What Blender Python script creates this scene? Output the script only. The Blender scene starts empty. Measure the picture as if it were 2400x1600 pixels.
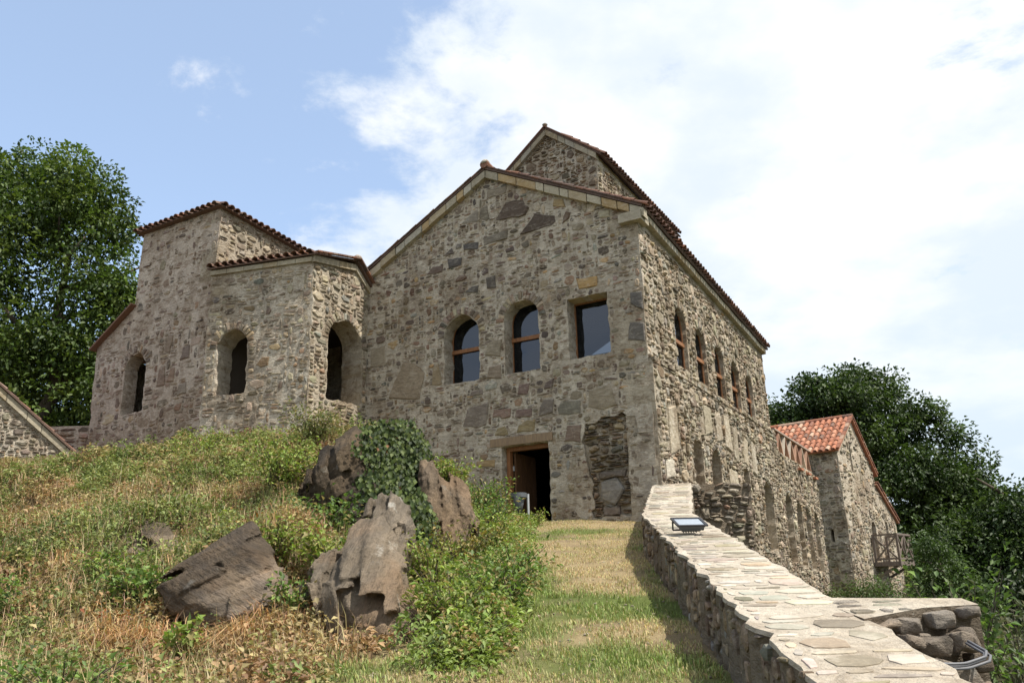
import bpy, bmesh, math
import numpy as np
from mathutils import Vector, Matrix
from mathutils.geometry import tessellate_polygon

sc = bpy.context.scene
COL = sc.collection
RNG = np.random.default_rng(7)

# ------------------------------------------------------------------ camera
cam_d = bpy.data.cameras.new('camera')
cam_d.sensor_width = 22.3
cam_d.lens = 18.0
cam_d.clip_start = 0.1
cam_d.clip_end = 6000
cam = bpy.data.objects.new('camera', cam_d)
COL.objects.link(cam)
EYE = np.array([0.0, 0.0, 1.6])
_p, _r = math.radians(16.8), math.radians(-1.6)
_fw = Vector((0, math.cos(_p), math.sin(_p)))
_r0 = Vector((1, 0, 0)); _u0 = _r0.cross(_fw)
_right = math.cos(_r) * _r0 + math.sin(_r) * _u0
_up = -math.sin(_r) * _r0 + math.cos(_r) * _u0
_m = Matrix((_right, _up, -_fw)).transposed().to_4x4()
_m.translation = Vector(EYE)
cam.matrix_world = _m
sc.camera = cam

# ------------------------------------------------------------------ light and sky
SUN_AZ, SUN_EL = math.radians(117), math.radians(59)     # azimuth clockwise from +Y
sdir = Vector((math.sin(SUN_AZ) * math.cos(SUN_EL), math.cos(SUN_AZ) * math.cos(SUN_EL), math.sin(SUN_EL)))
sun_d = bpy.data.lights.new('sun', 'SUN')
sun_d.energy = 2.95
sun_d.angle = math.radians(0.6)
sun_d.color = (1.0, 0.95, 0.86)
sun = bpy.data.objects.new('sun', sun_d)
COL.objects.link(sun)
sun.rotation_euler = sdir.to_track_quat('Z', 'Y').to_euler()

world = bpy.data.worlds.new('World')
sc.world = world
world.use_nodes = True
wn, wl = world.node_tree.nodes, world.node_tree.links
wn.clear()
def WN(t, **k):
    n = wn.new(t)
    for a, b in k.items(): setattr(n, a, b)
    return n
def WM(op, a, b=None, c=None):
    n = wn.new('ShaderNodeMath'); n.operation = op
    for i, v in enumerate((a, b, c)):
        if v is None: continue
        if isinstance(v, (int, float)): n.inputs[i].default_value = v
        else: wl.new(v, n.inputs[i])
    return n.outputs[0]
sky = WN('ShaderNodeTexSky', sky_type='NISHITA', sun_disc=False)
sky.sun_elevation = SUN_EL
sky.sun_rotation = SUN_AZ
sky.altitude = 400; sky.air_density = 1.0; sky.dust_density = 1.6; sky.ozone_density = 1.0
tc = WN('ShaderNodeTexCoord')
sx = WN('ShaderNodeSeparateXYZ'); wl.new(tc.outputs['Generated'], sx.inputs[0])
zc = WM('MAXIMUM', sx.outputs[2], 0.0)
den = WM('ADD', zc, 0.22)
cx = WN('ShaderNodeCombineXYZ')
wl.new(WM('DIVIDE', sx.outputs[0], den), cx.inputs[0]); wl.new(WM('DIVIDE', sx.outputs[1], den), cx.inputs[1])
n1 = WN('ShaderNodeTexNoise'); n1.inputs['Scale'].default_value = 3.6; n1.inputs['Detail'].default_value = 11; n1.inputs['Roughness'].default_value = 0.63
n1.inputs['Distortion'].default_value = 0.12
n2 = WN('ShaderNodeTexNoise'); n2.inputs['Scale'].default_value = 2.3; n2.inputs['Detail'].default_value = 7; n2.inputs['Roughness'].default_value = 0.55
for n in (n1, n2): wl.new(cx.outputs[0], n.inputs['Vector'])
# broken cloud cover with one wide clear gap; the gap's edge is ragged by the noise; unseen cloud behind the camera is added to fill the shaded front
gd = WN('ShaderNodeVectorMath', operation='DOT_PRODUCT'); wl.new(tc.outputs['Generated'], gd.inputs[0]); gd.inputs[1].default_value = (-0.65, 0.45, 0.61)
g = WM('MULTIPLY', WM('SUBTRACT', 0.832, gd.outputs['Value']), 1.7)
g = WM('MINIMUM', g, 0.31)
f = WM('ADD', WM('MULTIPLY', g, 1.25), WM('MULTIPLY', WM('SUBTRACT', n1.outputs['Fac'], 0.52), 1.35))
mr = WN('ShaderNodeMapRange', interpolation_type='SMOOTHSTEP')
wl.new(f, mr.inputs[0]); mr.inputs[1].default_value = -0.03; mr.inputs[2].default_value = 0.24; mr.inputs[3].default_value = 0.0; mr.inputs[4].default_value = 0.97
cr = WN('ShaderNodeMix', data_type='RGBA')
mr2 = WN('ShaderNodeMapRange', interpolation_type='SMOOTHSTEP')
wl.new(n2.outputs['Fac'], mr2.inputs[0]); mr2.inputs[1].default_value = 0.38; mr2.inputs[2].default_value = 0.68
wl.new(mr2.outputs[0], cr.inputs[0])
cr.inputs[6].default_value = (0.385, 0.425, 0.465, 1); cr.inputs[7].default_value = (0.56, 0.55, 0.54, 1)
sks = WN('ShaderNodeMix', data_type='RGBA', blend_type='MULTIPLY'); sks.inputs[0].default_value = 1.0
wl.new(sky.outputs[0], sks.inputs[6]); sks.inputs[7].default_value = (0.102, 0.102, 0.102, 1)
haze = WN('ShaderNodeMix', data_type='RGBA'); haze.inputs[0].default_value = 0.22
wl.new(sks.outputs[2], haze.inputs[6]); haze.inputs[7].default_value = (0.50, 0.61, 0.75, 1)
lowc = WN('ShaderNodeMix', data_type='RGBA'); mr3 = WN('ShaderNodeMapRange', interpolation_type='SMOOTHSTEP'); wl.new(sx.outputs[2], mr3.inputs[0]); mr3.inputs[1].default_value = 0.42; mr3.inputs[2].default_value = 0.02; mr3.inputs[3].default_value = 0.0; mr3.inputs[4].default_value = 0.85
wl.new(mr3.outputs[0], lowc.inputs[0]); wl.new(cr.outputs[2], lowc.inputs[6]); lowc.inputs[7].default_value = (0.34, 0.40, 0.46, 1)
mx = WN('ShaderNodeMix', data_type='RGBA')
wl.new(mr.outputs[0], mx.inputs[0]); wl.new(haze.outputs[2], mx.inputs[6]); wl.new(lowc.outputs[2], mx.inputs[7])
bg = WN('ShaderNodeBackground'); wl.new(mx.outputs[2], bg.inputs[0]); bg.inputs[1].default_value = 1.0
out = WN('ShaderNodeOutputWorld'); wl.new(bg.outputs[0], out.inputs[0])

vs = sc.view_settings
vs.view_transform = 'Standard'; vs.look = 'None'; vs.exposure = 1.14; vs.gamma = 1.0; vs.use_curve_mapping = False
sc.render.film_transparent = False

# ------------------------------------------------------------------ helpers
def hash3(ix, iy, iz, seed):
    h = (ix * 374761393 + iy * 668265263 + iz * 2147483647 + seed * 974634777) & 0xFFFFFFFF
    h = ((h ^ (h >> 13)) * 1274126177) & 0xFFFFFFFF
    h = (h ^ (h >> 16)) & 0xFFFFFF
    return h / float(0xFFFFFF)
def vnoise(P, seed=0):
    P = np.asarray(P, float)
    if P.shape[-1] == 2: P = np.concatenate([P, np.zeros(P.shape[:-1] + (1,))], -1)
    i = np.floor(P).astype(np.int64); f = P - i; f = f * f * (3 - 2 * f)
    r = 0
    for dx in (0, 1):
        for dy in (0, 1):
            for dz in (0, 1):
                w = (f[..., 0] if dx else 1 - f[..., 0]) * (f[..., 1] if dy else 1 - f[..., 1]) * (f[..., 2] if dz else 1 - f[..., 2])
                r = r + w * hash3(i[..., 0] + dx, i[..., 1] + dy, i[..., 2] + dz, seed)
    return r
def fbm(P, oct=4, seed=0):
    P = np.asarray(P, float); r = 0; a = 0.5; s = 0
    for k in range(oct):
        r = r + a * vnoise(P * (2.03 ** k), seed + k * 17); s += a; a *= 0.5
    return r / s
def sstep(a, b, x):
    t = np.clip((x - a) / (b - a), 0, 1); return t * t * (3 - 2 * t)

def link(o, parent=None):
    COL.objects.link(o)
    if parent is not None:
        o.parent = parent
        if 'zb' in parent: o.location = (0, 0, -parent['zb'])
    return o
def mk(name, V, F, mat, parent=None, col=None, smooth=False, me_only=False):
    """one mesh; V (n,3); F list of tuples or (m,k) array; col (n,3) or (3,)"""
    V = np.asarray(V, np.float32).reshape(-1, 3)
    me = bpy.data.meshes.new(name)
    if isinstance(F, np.ndarray) and F.ndim == 2:
        m, k = F.shape
        me.vertices.add(len(V)); me.vertices.foreach_set('co', V.ravel())
        me.loops.add(m * k); me.loops.foreach_set('vertex_index', F.ravel().astype(np.int32))
        me.polygons.add(m)
        me.polygons.foreach_set('loop_start', np.arange(0, m * k, k, dtype=np.int32))
        me.update(calc_edges=True)
    else:
        me.from_pydata(V.tolist(), [], [tuple(map(int, f)) for f in F]); me.update()
    if col is not None:
        col = np.asarray(col, np.float32)
        if col.ndim == 1: col = np.repeat(col[None], len(V), 0)
        a = me.color_attributes.new('col', 'FLOAT_COLOR', 'POINT')
        a.data.foreach_set('color', np.concatenate([col, np.ones((len(V), 1), np.float32)], 1).ravel())
    if smooth: me.shade_smooth()
    if mat: me.materials.append(mat)
    if me_only: return me
    return link(bpy.data.objects.new(name, me), parent)
def tag(o, label=None, cat=None, group=None, kind=None):
    if label: o['label'] = label
    if cat: o['category'] = cat
    if group: o['group'] = group
    if kind: o['kind'] = kind
    return o
def thing(name, label, cat, loc=(0, 0, 0), rz=0.0, group=None, zb=0.0):
    o = bpy.data.objects.new(name, None); COL.objects.link(o)
    o.location = (loc[0], loc[1], loc[2] + zb); o.rotation_euler = (0, 0, rz)
    o.empty_display_size = 0.3
    if zb: o['zb'] = zb
    return tag(o, label, cat, group)

class MB:
    """collects geometry for one mesh"""
    def __init__(s): s.V = []; s.F = []; s.C = []; s.n = 0
    def add(s, V, F, col=None):
        V = np.asarray(V, float).reshape(-1, 3)
        s.V.append(V); s.F += [tuple(int(i) + s.n for i in f) for f in F]; s.n += len(V)
        s.C.append(np.repeat(np.asarray(col if col is not None else (.5, .5, .5), float)[None], len(V), 0))
        return s
    def box(s, lo, hi, col=None, M=None):
        x0, y0, z0 = lo; x1, y1, z1 = hi
        V = np.array([(x0, y0, z0), (x1, y0, z0), (x1, y1, z0), (x0, y1, z0), (x0, y0, z1), (x1, y0, z1), (x1, y1, z1), (x0, y1, z1)], float)
        if M is not None: V = np.array([M @ Vector(v) for v in V])
        return s.add(V, [(0, 3, 2, 1), (4, 5, 6, 7), (0, 1, 5, 4), (1, 2, 6, 5), (2, 3, 7, 6), (3, 0, 4, 7)], col)
    def bar(s, a, b, w, h=None, col=None):
        a, b = Vector(a), Vector(b); h = h or w
        d = (b - a); L = d.length; q = d.to_track_quat('Y', 'Z').to_matrix().to_4x4(); q.translation = a
        return s.box((-w / 2, 0, -h / 2), (w / 2, L, h / 2), col, q)
    def tube(s, pts, rad, k=8, col=None, closed=False):
        P = [Vector(p) for p in pts]; n = len(P); R = rad if hasattr(rad, '__len__') else [rad] * n
        V = []; F = []
        for i in range(n):
            t = (P[min(i + 1, n - 1)] - P[max(i - 1, 0)]).normalized()
            a = t.cross(Vector((0, 0, 1)) if abs(t.z) < .9 else Vector((1, 0, 0))).normalized(); b = t.cross(a)
            for j in range(k):
                w = 2 * math.pi * j / k; V.append(P[i] + (a * math.cos(w) + b * math.sin(w)) * R[i])
        for i in range(n - 1):
            for j in range(k):
                F.append((i * k + j, i * k + (j + 1) % k, (i + 1) * k + (j + 1) % k, (i + 1) * k + j))
        F.append(tuple(range(k - 1, -1, -1))); F.append(tuple((n - 1) * k + j for j in range(k)))
        return s.add(V, F, col)
    def lathe(s, prof, k=20, c=(0, 0, 0), col=None):
        V = []; F = []
        for r, z in prof:
            for j in range(k):
                w = 2 * math.pi * j / k; V.append((c[0] + r * math.cos(w), c[1] + r * math.sin(w), c[2] + z))
        for i in range(len(prof) - 1):
            for j in range(k): F.append((i * k + j, i * k + (j + 1) % k, (i + 1) * k + (j + 1) % k, (i + 1) * k + j))
        return s.add(V, F, col)
    def build(s, name, mat, parent=None, smooth=False):
        return mk(name, np.concatenate(s.V), s.F, mat, parent, np.concatenate(s.C), smooth)

# ------------------------------------------------------------------ materials
def mat_new(name):
    m = bpy.data.materials.new(name); m.use_nodes = True
    nt = m.node_tree; nt.nodes.clear()
    return m, nt
class NT:
    def __init__(s, name):
        s.m, s.t = mat_new(name)
        s.out = s.t.nodes.new('ShaderNodeOutputMaterial')
        s.p = s.t.nodes.new('ShaderNodeBsdfPrincipled'); s.t.links.new(s.p.outputs[0], s.out.inputs[0])
        s.pos = s.t.nodes.new('ShaderNodeNewGeometry').outputs['Position']
    def node(s, t, **k):
        n = s.t.nodes.new(t)
        for a, b in k.items(): setattr(n, a, b)
        return n
    def lk(s, a, b): s.t.links.new(a, b)
    def noise(s, scale, detail=5, rough=.6, vec=None, stretch=None, dist=0.0):
        n = s.node('ShaderNodeTexNoise'); n.inputs['Scale'].default_value = scale; n.inputs['Detail'].default_value = detail
        n.inputs['Roughness'].default_value = rough; n.inputs['Distortion'].default_value = dist
        v = vec or s.pos
        if stretch:
            mp = s.node('ShaderNodeMapping'); mp.inputs['Scale'].default_value = stretch; s.lk(v, mp.inputs['Vector']); v = mp.outputs[0]
        s.lk(v, n.inputs['Vector']); return n.outputs['Fac']
    def ramp(s, x, a, b, lo=0., hi=1.):
        n = s.node('ShaderNodeMapRange', interpolation_type='SMOOTHSTEP'); s.lk(x, n.inputs[0])
        n.inputs[1].default_value = a; n.inputs[2].default_value = b; n.inputs[3].default_value = lo; n.inputs[4].default_value = hi
        return n.outputs[0]
    def attr(s):
        n = s.node('ShaderNodeAttribute'); n.attribute_name = 'col'; return n.outputs['Color']
    def mix(s, f, a, b, mode='MIX'):
        n = s.node('ShaderNodeMix', data_type='RGBA', blend_type=mode)
        for i, v in ((0, f), (6, a), (7, b)):
            if isinstance(v, (int, float)): n.inputs[i].default_value = v
            elif isinstance(v, tuple): n.inputs[i].default_value = v + (1,) if len(v) == 3 else v
            else: s.lk(v, n.inputs[i])
        return n.outputs[2]
    def math(s, op, a, b):
        n = s.node('ShaderNodeMath'); n.operation = op
        for i, v in enumerate((a, b)):
            if isinstance(v, (int, float)): n.inputs[i].default_value = v
            else: s.lk(v, n.inputs[i])
        return n.outputs[0]
    def bump(s, h, strength=.5, dist=.02, nrm=None):
        n = s.node('ShaderNodeBump'); n.inputs['Strength'].default_value = strength; n.inputs['Distance'].default_value = dist
        s.lk(h, n.inputs['Height'])
        if nrm: s.lk(nrm, n.inputs['Normal'])
        return n.outputs[0]
    def done(s, color=None, rough=.9, normal=None, spec=.25, metal=0.):
        if color is not None:
            if isinstance(color, tuple): s.p.inputs['Base Color'].default_value = color + (1,)
            else: s.lk(color, s.p.inputs['Base Color'])
        if isinstance(rough, (int, float)): s.p.inputs['Roughness'].default_value = rough
        else: s.lk(rough, s.p.inputs['Roughness'])
        s.p.inputs['Specular IOR Level'].default_value = spec; s.p.inputs['Metallic'].default_value = metal
        if normal: s.lk(normal, s.p.inputs['Normal'])
        return s.m

def weather_shade(t, c, smear, k=1.0):
    """lime smears, grime, lichen and painted crevice shade that run over stones and joints alike"""
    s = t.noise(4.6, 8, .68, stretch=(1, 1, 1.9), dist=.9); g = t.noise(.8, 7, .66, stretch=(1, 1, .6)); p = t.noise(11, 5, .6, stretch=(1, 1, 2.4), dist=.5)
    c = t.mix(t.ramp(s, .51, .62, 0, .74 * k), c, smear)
    c = t.mix(t.ramp(p, .61, .70, 0, .6 * k), c, tuple(v * .38 for v in smear))  # dark spots: shade of crevices put into the colour
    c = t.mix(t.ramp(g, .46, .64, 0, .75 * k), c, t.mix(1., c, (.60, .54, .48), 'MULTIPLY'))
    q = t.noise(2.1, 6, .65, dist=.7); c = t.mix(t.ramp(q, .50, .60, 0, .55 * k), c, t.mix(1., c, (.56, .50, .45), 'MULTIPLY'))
    return c, s
def m_mortar(name, c1, c2, dark, dstr=1.0, streak=.8, k=1.0):
    t = NT(name)
    a = t.noise(1.3, 4); b = t.noise(22, 5, .7); d = t.noise(.55, 5, .65, stretch=(1, 1, .45)); e = t.noise(6, 6, .7, stretch=(1, 1, 3.4), dist=.8); g = t.noise(3.1, 6, .65, stretch=(1, 1, 2.2), dist=1.2)
    c = t.mix(t.ramp(a, .35, .65), c1, c2)
    c = t.mix(t.ramp(b, .25, .75, .0, .45), c, (c1[0] * .58, c1[1] * .56, c1[2] * .54))
    c = t.mix(t.ramp(g, .52, .62, 0, streak), c, (c1[0] * .50, c1[1] * .45, c1[2] * .40))
    c = t.mix(t.ramp(e, .54, .66, 0, streak * .8), c, (c2[0] * 1.40, c2[1] * 1.38, c2[2] * 1.34))
    c = t.mix(t.ramp(d, .54, .74, 0, .6), c, dark)
    c, s = weather_shade(t, c, tuple(v * 1.12 for v in c1), k)
    h = t.math('ADD', t.math('ADD', t.math('MULTIPLY', b, .5), t.noise(7, 6, .7)), t.math('MULTIPLY', e, .8))
    return t.done(c, .95, t.bump(h, dstr, .06), .1)
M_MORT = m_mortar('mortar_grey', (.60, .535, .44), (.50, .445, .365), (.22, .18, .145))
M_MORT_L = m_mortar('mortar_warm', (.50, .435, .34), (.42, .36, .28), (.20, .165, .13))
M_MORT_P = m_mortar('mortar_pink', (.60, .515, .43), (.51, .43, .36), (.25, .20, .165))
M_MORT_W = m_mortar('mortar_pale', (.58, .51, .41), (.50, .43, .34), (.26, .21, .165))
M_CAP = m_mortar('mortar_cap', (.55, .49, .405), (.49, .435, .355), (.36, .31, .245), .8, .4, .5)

def m_stone(name, grain=.55, bstr=.9, k=.95, smear=(.575, .515, .425)):
    t = NT(name)
    a = t.attr(); n = t.noise(5, 7, .7, stretch=(1, 1, 3.6), dist=.6); n2 = t.noise(34, 4, .7)
    c = t.mix(t.ramp(n, .40, .62, 0, grain), a, t.mix(1., a, (.50, .47, .44), 'MULTIPLY'))
    c = t.mix(t.ramp(n2, .45, .75, 0, .4), c, t.mix(1., a, (1.5, 1.45, 1.35), 'MULTIPLY'))
    c, s = weather_shade(t, c, smear, k)
    h = t.math('ADD', t.math('MULTIPLY', n2, .4), n)
    return t.done(c, .88, t.bump(h, bstr, .03), .2)
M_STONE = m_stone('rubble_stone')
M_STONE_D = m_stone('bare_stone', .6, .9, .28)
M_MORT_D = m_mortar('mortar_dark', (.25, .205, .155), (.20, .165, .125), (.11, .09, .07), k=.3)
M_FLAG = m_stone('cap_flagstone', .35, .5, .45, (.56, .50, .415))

def m_tile():
    t = NT('terracotta')
    a = t.attr(); n = t.noise(7, 5, .65); n2 = t.noise(40, 3)
    c = t.mix(t.ramp(n, .45, .72, 0, .6), a, (.16, .10, .075))
    c = t.mix(t.ramp(n2, .5, .8, 0, .35), c, (.5, .38, .3))
    return t.done(c, .85, t.bump(n2, .3, .01), .25)
M_TILE = m_tile()

def m_wood(name, c1, c2):
    t = NT(name)
    n = t.noise(3, 6, .6, stretch=(14, 14, 1.2)); b = t.noise(60, 3, stretch=(1, 1, .15))
    c = t.mix(t.ramp(n, .35, .65), c1, c2)
    return t.done(c, .62, t.bump(b, .25, .006), .35)
M_WOOD = m_wood('varnished_wood', (.30, .135, .055), (.19, .085, .038))
M_DOORWOOD = m_wood('dark_door_wood', (.15, .075, .035), (.10, .05, .025))
M_OLDWOOD = m_wood('weathered_wood', (.20, .155, .125), (.12, .095, .08))
M_TANWOOD = m_wood('lintel_wood', (.26, .18, .105), (.19, .13, .08))

def m_glass():
    m, nt = mat_new('window_glass'); N = nt.nodes
    o = N.new('ShaderNodeOutputMaterial'); tr = N.new('ShaderNodeBsdfTransparent'); gl = N.new('ShaderNodeBsdfGlossy'); mx = N.new('ShaderNodeMixShader'); fr = N.new('ShaderNodeFresnel')
    tr.inputs[0].default_value = (.10, .12, .15, 1); gl.inputs[0].default_value = (.62, .72, .9, 1); gl.inputs['Roughness'].default_value = .02
    fr.inputs[0].default_value = 1.85
    nt.links.new(fr.outputs[0], mx.inputs[0]); nt.links.new(tr.outputs[0], mx.inputs[1]); nt.links.new(gl.outputs[0], mx.inputs[2]); nt.links.new(mx.outputs[0], o.inputs[0])
    return m
M_GLASS = m_glass()
def m_plain(name, c, rough=.5, metal=0., spec=.4):
    t = NT(name); n = t.noise(25, 4); cc = t.mix(t.ramp(n, .3, .7, 0, .35), c, tuple(v * .65 for v in c))
    return t.done(cc, rough, None, spec, metal)
M_GALV = m_plain('galvanised_steel', (.55, .56, .57), .45, .6)
M_GREY = m_plain('grey_plastic', (.10, .11, .12), .5)
M_BLACK = m_plain('black_plastic', (.025, .025, .03), .45)
M_CABLE = m_plain('cable_sheath', (.13, .13, .14), .5)
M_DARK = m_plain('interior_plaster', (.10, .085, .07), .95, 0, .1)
M_FGLASS = m_plain('lamp_glass', (.30, .34, .39), .15, 0, .8)

def m_leaf(name, trans=.28, rough=.55, spec=.35):
    m, nt = mat_new(name); N = nt.nodes; L = nt.links
    o = N.new('ShaderNodeOutputMaterial'); p = N.new('ShaderNodeBsdfPrincipled'); tl = N.new('ShaderNodeBsdfTranslucent'); mx = N.new('ShaderNodeMixShader'); a = N.new('ShaderNodeAttribute')
    a.attribute_name = 'col'; mx.inputs[0].default_value = trans
    L.new(a.outputs['Color'], p.inputs['Base Color']); p.inputs['Roughness'].default_value = rough; p.inputs['Specular IOR Level'].default_value = spec
    h = N.new('ShaderNodeHueSaturation'); h.inputs['Value'].default_value = 1.35; h.inputs['Saturation'].default_value = 1.15
    L.new(a.outputs['Color'], h.inputs['Color']); L.new(h.outputs[0], tl.inputs[0])
    L.new(p.outputs[0], mx.inputs[1]); L.new(tl.outputs[0], mx.inputs[2]); L.new(mx.outputs[0], o.inputs[0])
    return m
M_LEAF = m_leaf('leaf')
M_DRY = m_leaf('dry_grass', .25, .7)
M_IVY = m_leaf('ivy_leaf', .15, .55, .2)
def m_bark():
    t = NT('bark'); n = t.noise(6, 6, .7, stretch=(1, 1, .25)); c = t.mix(t.ramp(n, .3, .7), (.055, .045, .035), (.14, .115, .09))
    return t.done(c, .95, t.bump(n, .8, .05), .1)
M_BARK = m_bark()
def m_ground():
    t = NT('ground_soil'); a = t.attr(); n = t.noise(14, 6, .7); n2 = t.noise(70, 4, .7)
    c = t.mix(t.ramp(n, .3, .7, 0, .45), a, t.mix(1., a, (.5, .48, .42), 'MULTIPLY'))
    c = t.mix(t.ramp(n2, .5, .75, 0, .5), c, t.mix(1., a, (1.5, 1.45, 1.3), 'MULTIPLY'))
    return t.done(c, .97, t.bump(t.math('ADD', n, n2), .8, .03), .08)
M_GROUND = m_ground()
# ------------------------------------------------------------------ terrain
RETAIN = np.array([(1.2, -40), (1.3, -5), (1.45, 0), (1.66, 4.0), (2.30, 12.85), (3.35, 18.3), (3.6, 20.0), (11.6, 35.0), (30, 60), (60, 120)], float)  # line where the terrace drops to the right
def side_of(X, Y):
    """signed distance to the right of the terrace edge"""
    best = np.full(X.shape, 1e9); sg = np.zeros(X.shape)
    for a, b in zip(RETAIN[:-1], RETAIN[1:]):
        d = b - a; t = np.clip(((X - a[0]) * d[0] + (Y - a[1]) * d[1]) / (d @ d), 0, 1)
        px, py = X - a[0] - t * d[0], Y - a[1] - t * d[1]
        D = np.hypot(px, py); s = np.sign(px * d[1] - py * d[0])
        m = D < best; best = np.where(m, D, best); sg = np.where(m, s, sg)
    return best * sg
def hill_w(X, Y):
    Xe = np.interp(Y, [0, 5, 7, 9, 12, 15, 18, 22], [-1.6, -1.1, -.75, -.55, -.55, -.15, .25, .3])
    Wd = np.interp(Y, [0, 5, 7, 9, 12, 15, 18, 22], [3, 2.8, 2.4, 2.2, 2.2, 2.8, 3.6, 4.5])
    return sstep(0, 1, (Xe - X) / Wd)
def ground_z(X, Y, fine=True):
    X = np.asarray(X, float); Y = np.asarray(Y, float)
    zp = np.interp(Y, [-60, 0, 19.3, 60], [-6, 0, 3.12, 3.12])
    zh = np.interp(Y, [-60, 0, 4, 7.5, 19, 22, 28, 60, 200, 3000], [-6, 0, .52, 1.02, 5.1, 5.5, 6.1, 8, 10, 10]) - .05 * np.clip(-X - 6, 0, 10) - .02 * np.clip(-X - 16, 0, 400)
    w = hill_w(X, Y)
    zl = zp * (1 - w) + zh * w
    P = np.stack([X, Y], -1)
    if fine:
        zl = zl + w * ((fbm(P * .55, 3, 3) - .5) * .8 + (fbm(P * 2.2, 3, 9) - .5) * .42) * sstep(60, 30, Y) * sstep(21, 17, Y) + (fbm(P * 1.3, 3, 5) - .5) * .07
    for bx, by, ba, br_ in ((-1.55, 9.5, .45, .55), (-2.9, 9.7, .45, .7), (-2.3, 13.2, .7, .9), (-1.1, 13.4, .55, .7), (-1.8, 11.7, .35, .6), (-4.7, 11.3, .35, .7)):
        zl = zl + ba * np.exp(-((X - bx) ** 2 + (Y - by) ** 2) / br_ ** 2)
    s = side_of(X, Y)
    zr = np.interp(Y, [-40, 0, 5, 12, 22, 34, 50, 120], [-1, -.4, .1, .7, 1.1, 1.15, .2, -3]) - .30 * np.clip(s - .3, 0, 60) ** 1.02 + (fbm(P * .5, 3, 13) - .5) * .5
    zr = np.maximum(zr, -16 + .012 * np.hypot(X, Y))
    k = sstep(-.15, .25, s)
    return zl * (1 - k) + zr * k
def axis_pts(lo, hi, fine, far, growth=1.12):
    a = list(np.arange(lo, hi + 1e-6, fine)); st = fine
    while a[-1] < far[1]: st *= growth; a.append(a[-1] + st)
    st = fine; b = []
    x = lo
    while x > far[0]: st *= growth; x -= st; b.append(x)
    return np.array(b[::-1] + a)
gx = axis_pts(-14, 9, .165, (-3000, 3000)); gy = axis_pts(3, 22, .165, (-400, 3500))
GX, GY = np.meshgrid(gx, gy)
GZ = ground_z(GX, GY)
nx, ny = len(gx), len(gy)
idx = np.arange(nx * ny).reshape(ny, nx)
Fg = np.stack([idx[:-1, :-1], idx[:-1, 1:], idx[1:, 1:], idx[1:, :-1]], -1).reshape(-1, 4)
def ground_col(X, Y):
    P = np.stack([X, Y], -1); w = hill_w(X, Y)
    a = fbm(P * .9, 4, 21); b = fbm(P * 3.1, 3, 31)
    straw = np.array([.33, .255, .145]); green = np.array([.12, .15, .045]); dirt = np.array([.20, .15, .10]); dark = np.array([.085, .08, .04])
    m = sstep(.42, .6, a)[..., None]; c = straw * (1 - m) + green * m
    m2 = (sstep(.5, .7, b) * .6)[..., None]; c = c * (1 - m2) + dirt * m2
    c = c * (1 - .75 * w[..., None]) + np.array([.115, .085, .05]) * .75 * w[..., None]
    k = sstep(0, 1.2, side_of(X, Y))[..., None]
    far = sstep(40, 120, np.hypot(X, Y))[..., None]
    c = c * (1 - k) + dark * k
    return c * (1 - far) + np.array([.06, .085, .03]) * far
ground = mk('ground', np.stack([GX, GY, GZ], -1).reshape(-1, 3), Fg, M_GROUND, None, ground_col(GX, GY).reshape(-1, 3), True)
tag(ground, 'grassy hillside ground with worn path rising to the doorway', None, None, 'structure')

# distant wooded hill
hx = np.linspace(-1400, 1500, 120); hy = np.linspace(420, 1500, 40)
HX, HY = np.meshgrid(hx, hy)
HZ = -20 + 95 * np.exp(-((HX - 560) / 300) ** 2 - ((HY - 900) / 330) ** 2) + 40 * np.exp(-((HX + 500) / 420) ** 2 - ((HY - 1000) / 300) ** 2)
HZ += (fbm(np.stack([HX, HY], -1) * .018, 4, 3) - .5) * 30
idx = np.arange(HX.size).reshape(HX.shape)
Fh = np.stack([idx[:-1, :-1], idx[:-1, 1:], idx[1:, 1:], idx[1:, :-1]], -1).reshape(-1, 4)
hill = mk('hill', np.stack([HX, HY, HZ], -1).reshape(-1, 3), Fh, M_GROUND, None, (.075, .115, .075), True)
tag(hill, 'distant wooded hill beyond the trees on the right', None, None, 'structure')

# ------------------------------------------------------------------ rubble masonry
class Frame:
    """wall plane: local point = O + U*u + Z*v + N*d"""
    def __init__(s, O, U, tilt=0.0):
        s.O = np.array(O, float); U = np.array(U, float); s.U = U / np.linalg.norm(U)
        s.N = np.cross(s.U, (0, 0, 1.)); s.Z = np.array([0, 0, 1.])
    def __call__(s, u, v, d):
        u = np.asarray(u, float); v = np.asarray(v, float); d = np.asarray(d, float)
        return s.O + u[..., None] * s.U + v[..., None] * s.Z + d[..., None] * s.N
def rough(poly, step=.12, amp=.012, rng=RNG, keep=()):
    out = []; n = len(poly)
    for i in range(n):
        a, b = np.array(poly[i], float), np.array(poly[(i + 1) % n], float); L = np.linalg.norm(b - a); k = max(1, int(L / step))
        for j in range(k):
            p = a + (b - a) * j / k
            out.append(tuple(p + rng.normal(0, amp, 2)) if j or amp < .02 else tuple(p + rng.normal(0, amp, 2)))
    return out
def arch(u0, u1, v0, vt, n=12, rise=None):
    r = (u1 - u0) / 2; c = (u0 + u1) / 2; ry = rise or r; vs_ = vt - ry
    return [(u0, v0), (u1, v0), (u1, vs_)] + [(c + r * math.cos(math.pi * k / n), vs_ + ry * math.sin(math.pi * k / n)) for k in range(1, n)] + [(u0, vs_)]
def rect(u0, u1, v0, v1): return [(u0, v0), (u1, v0), (u1, v1), (u0, v1)]
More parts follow.
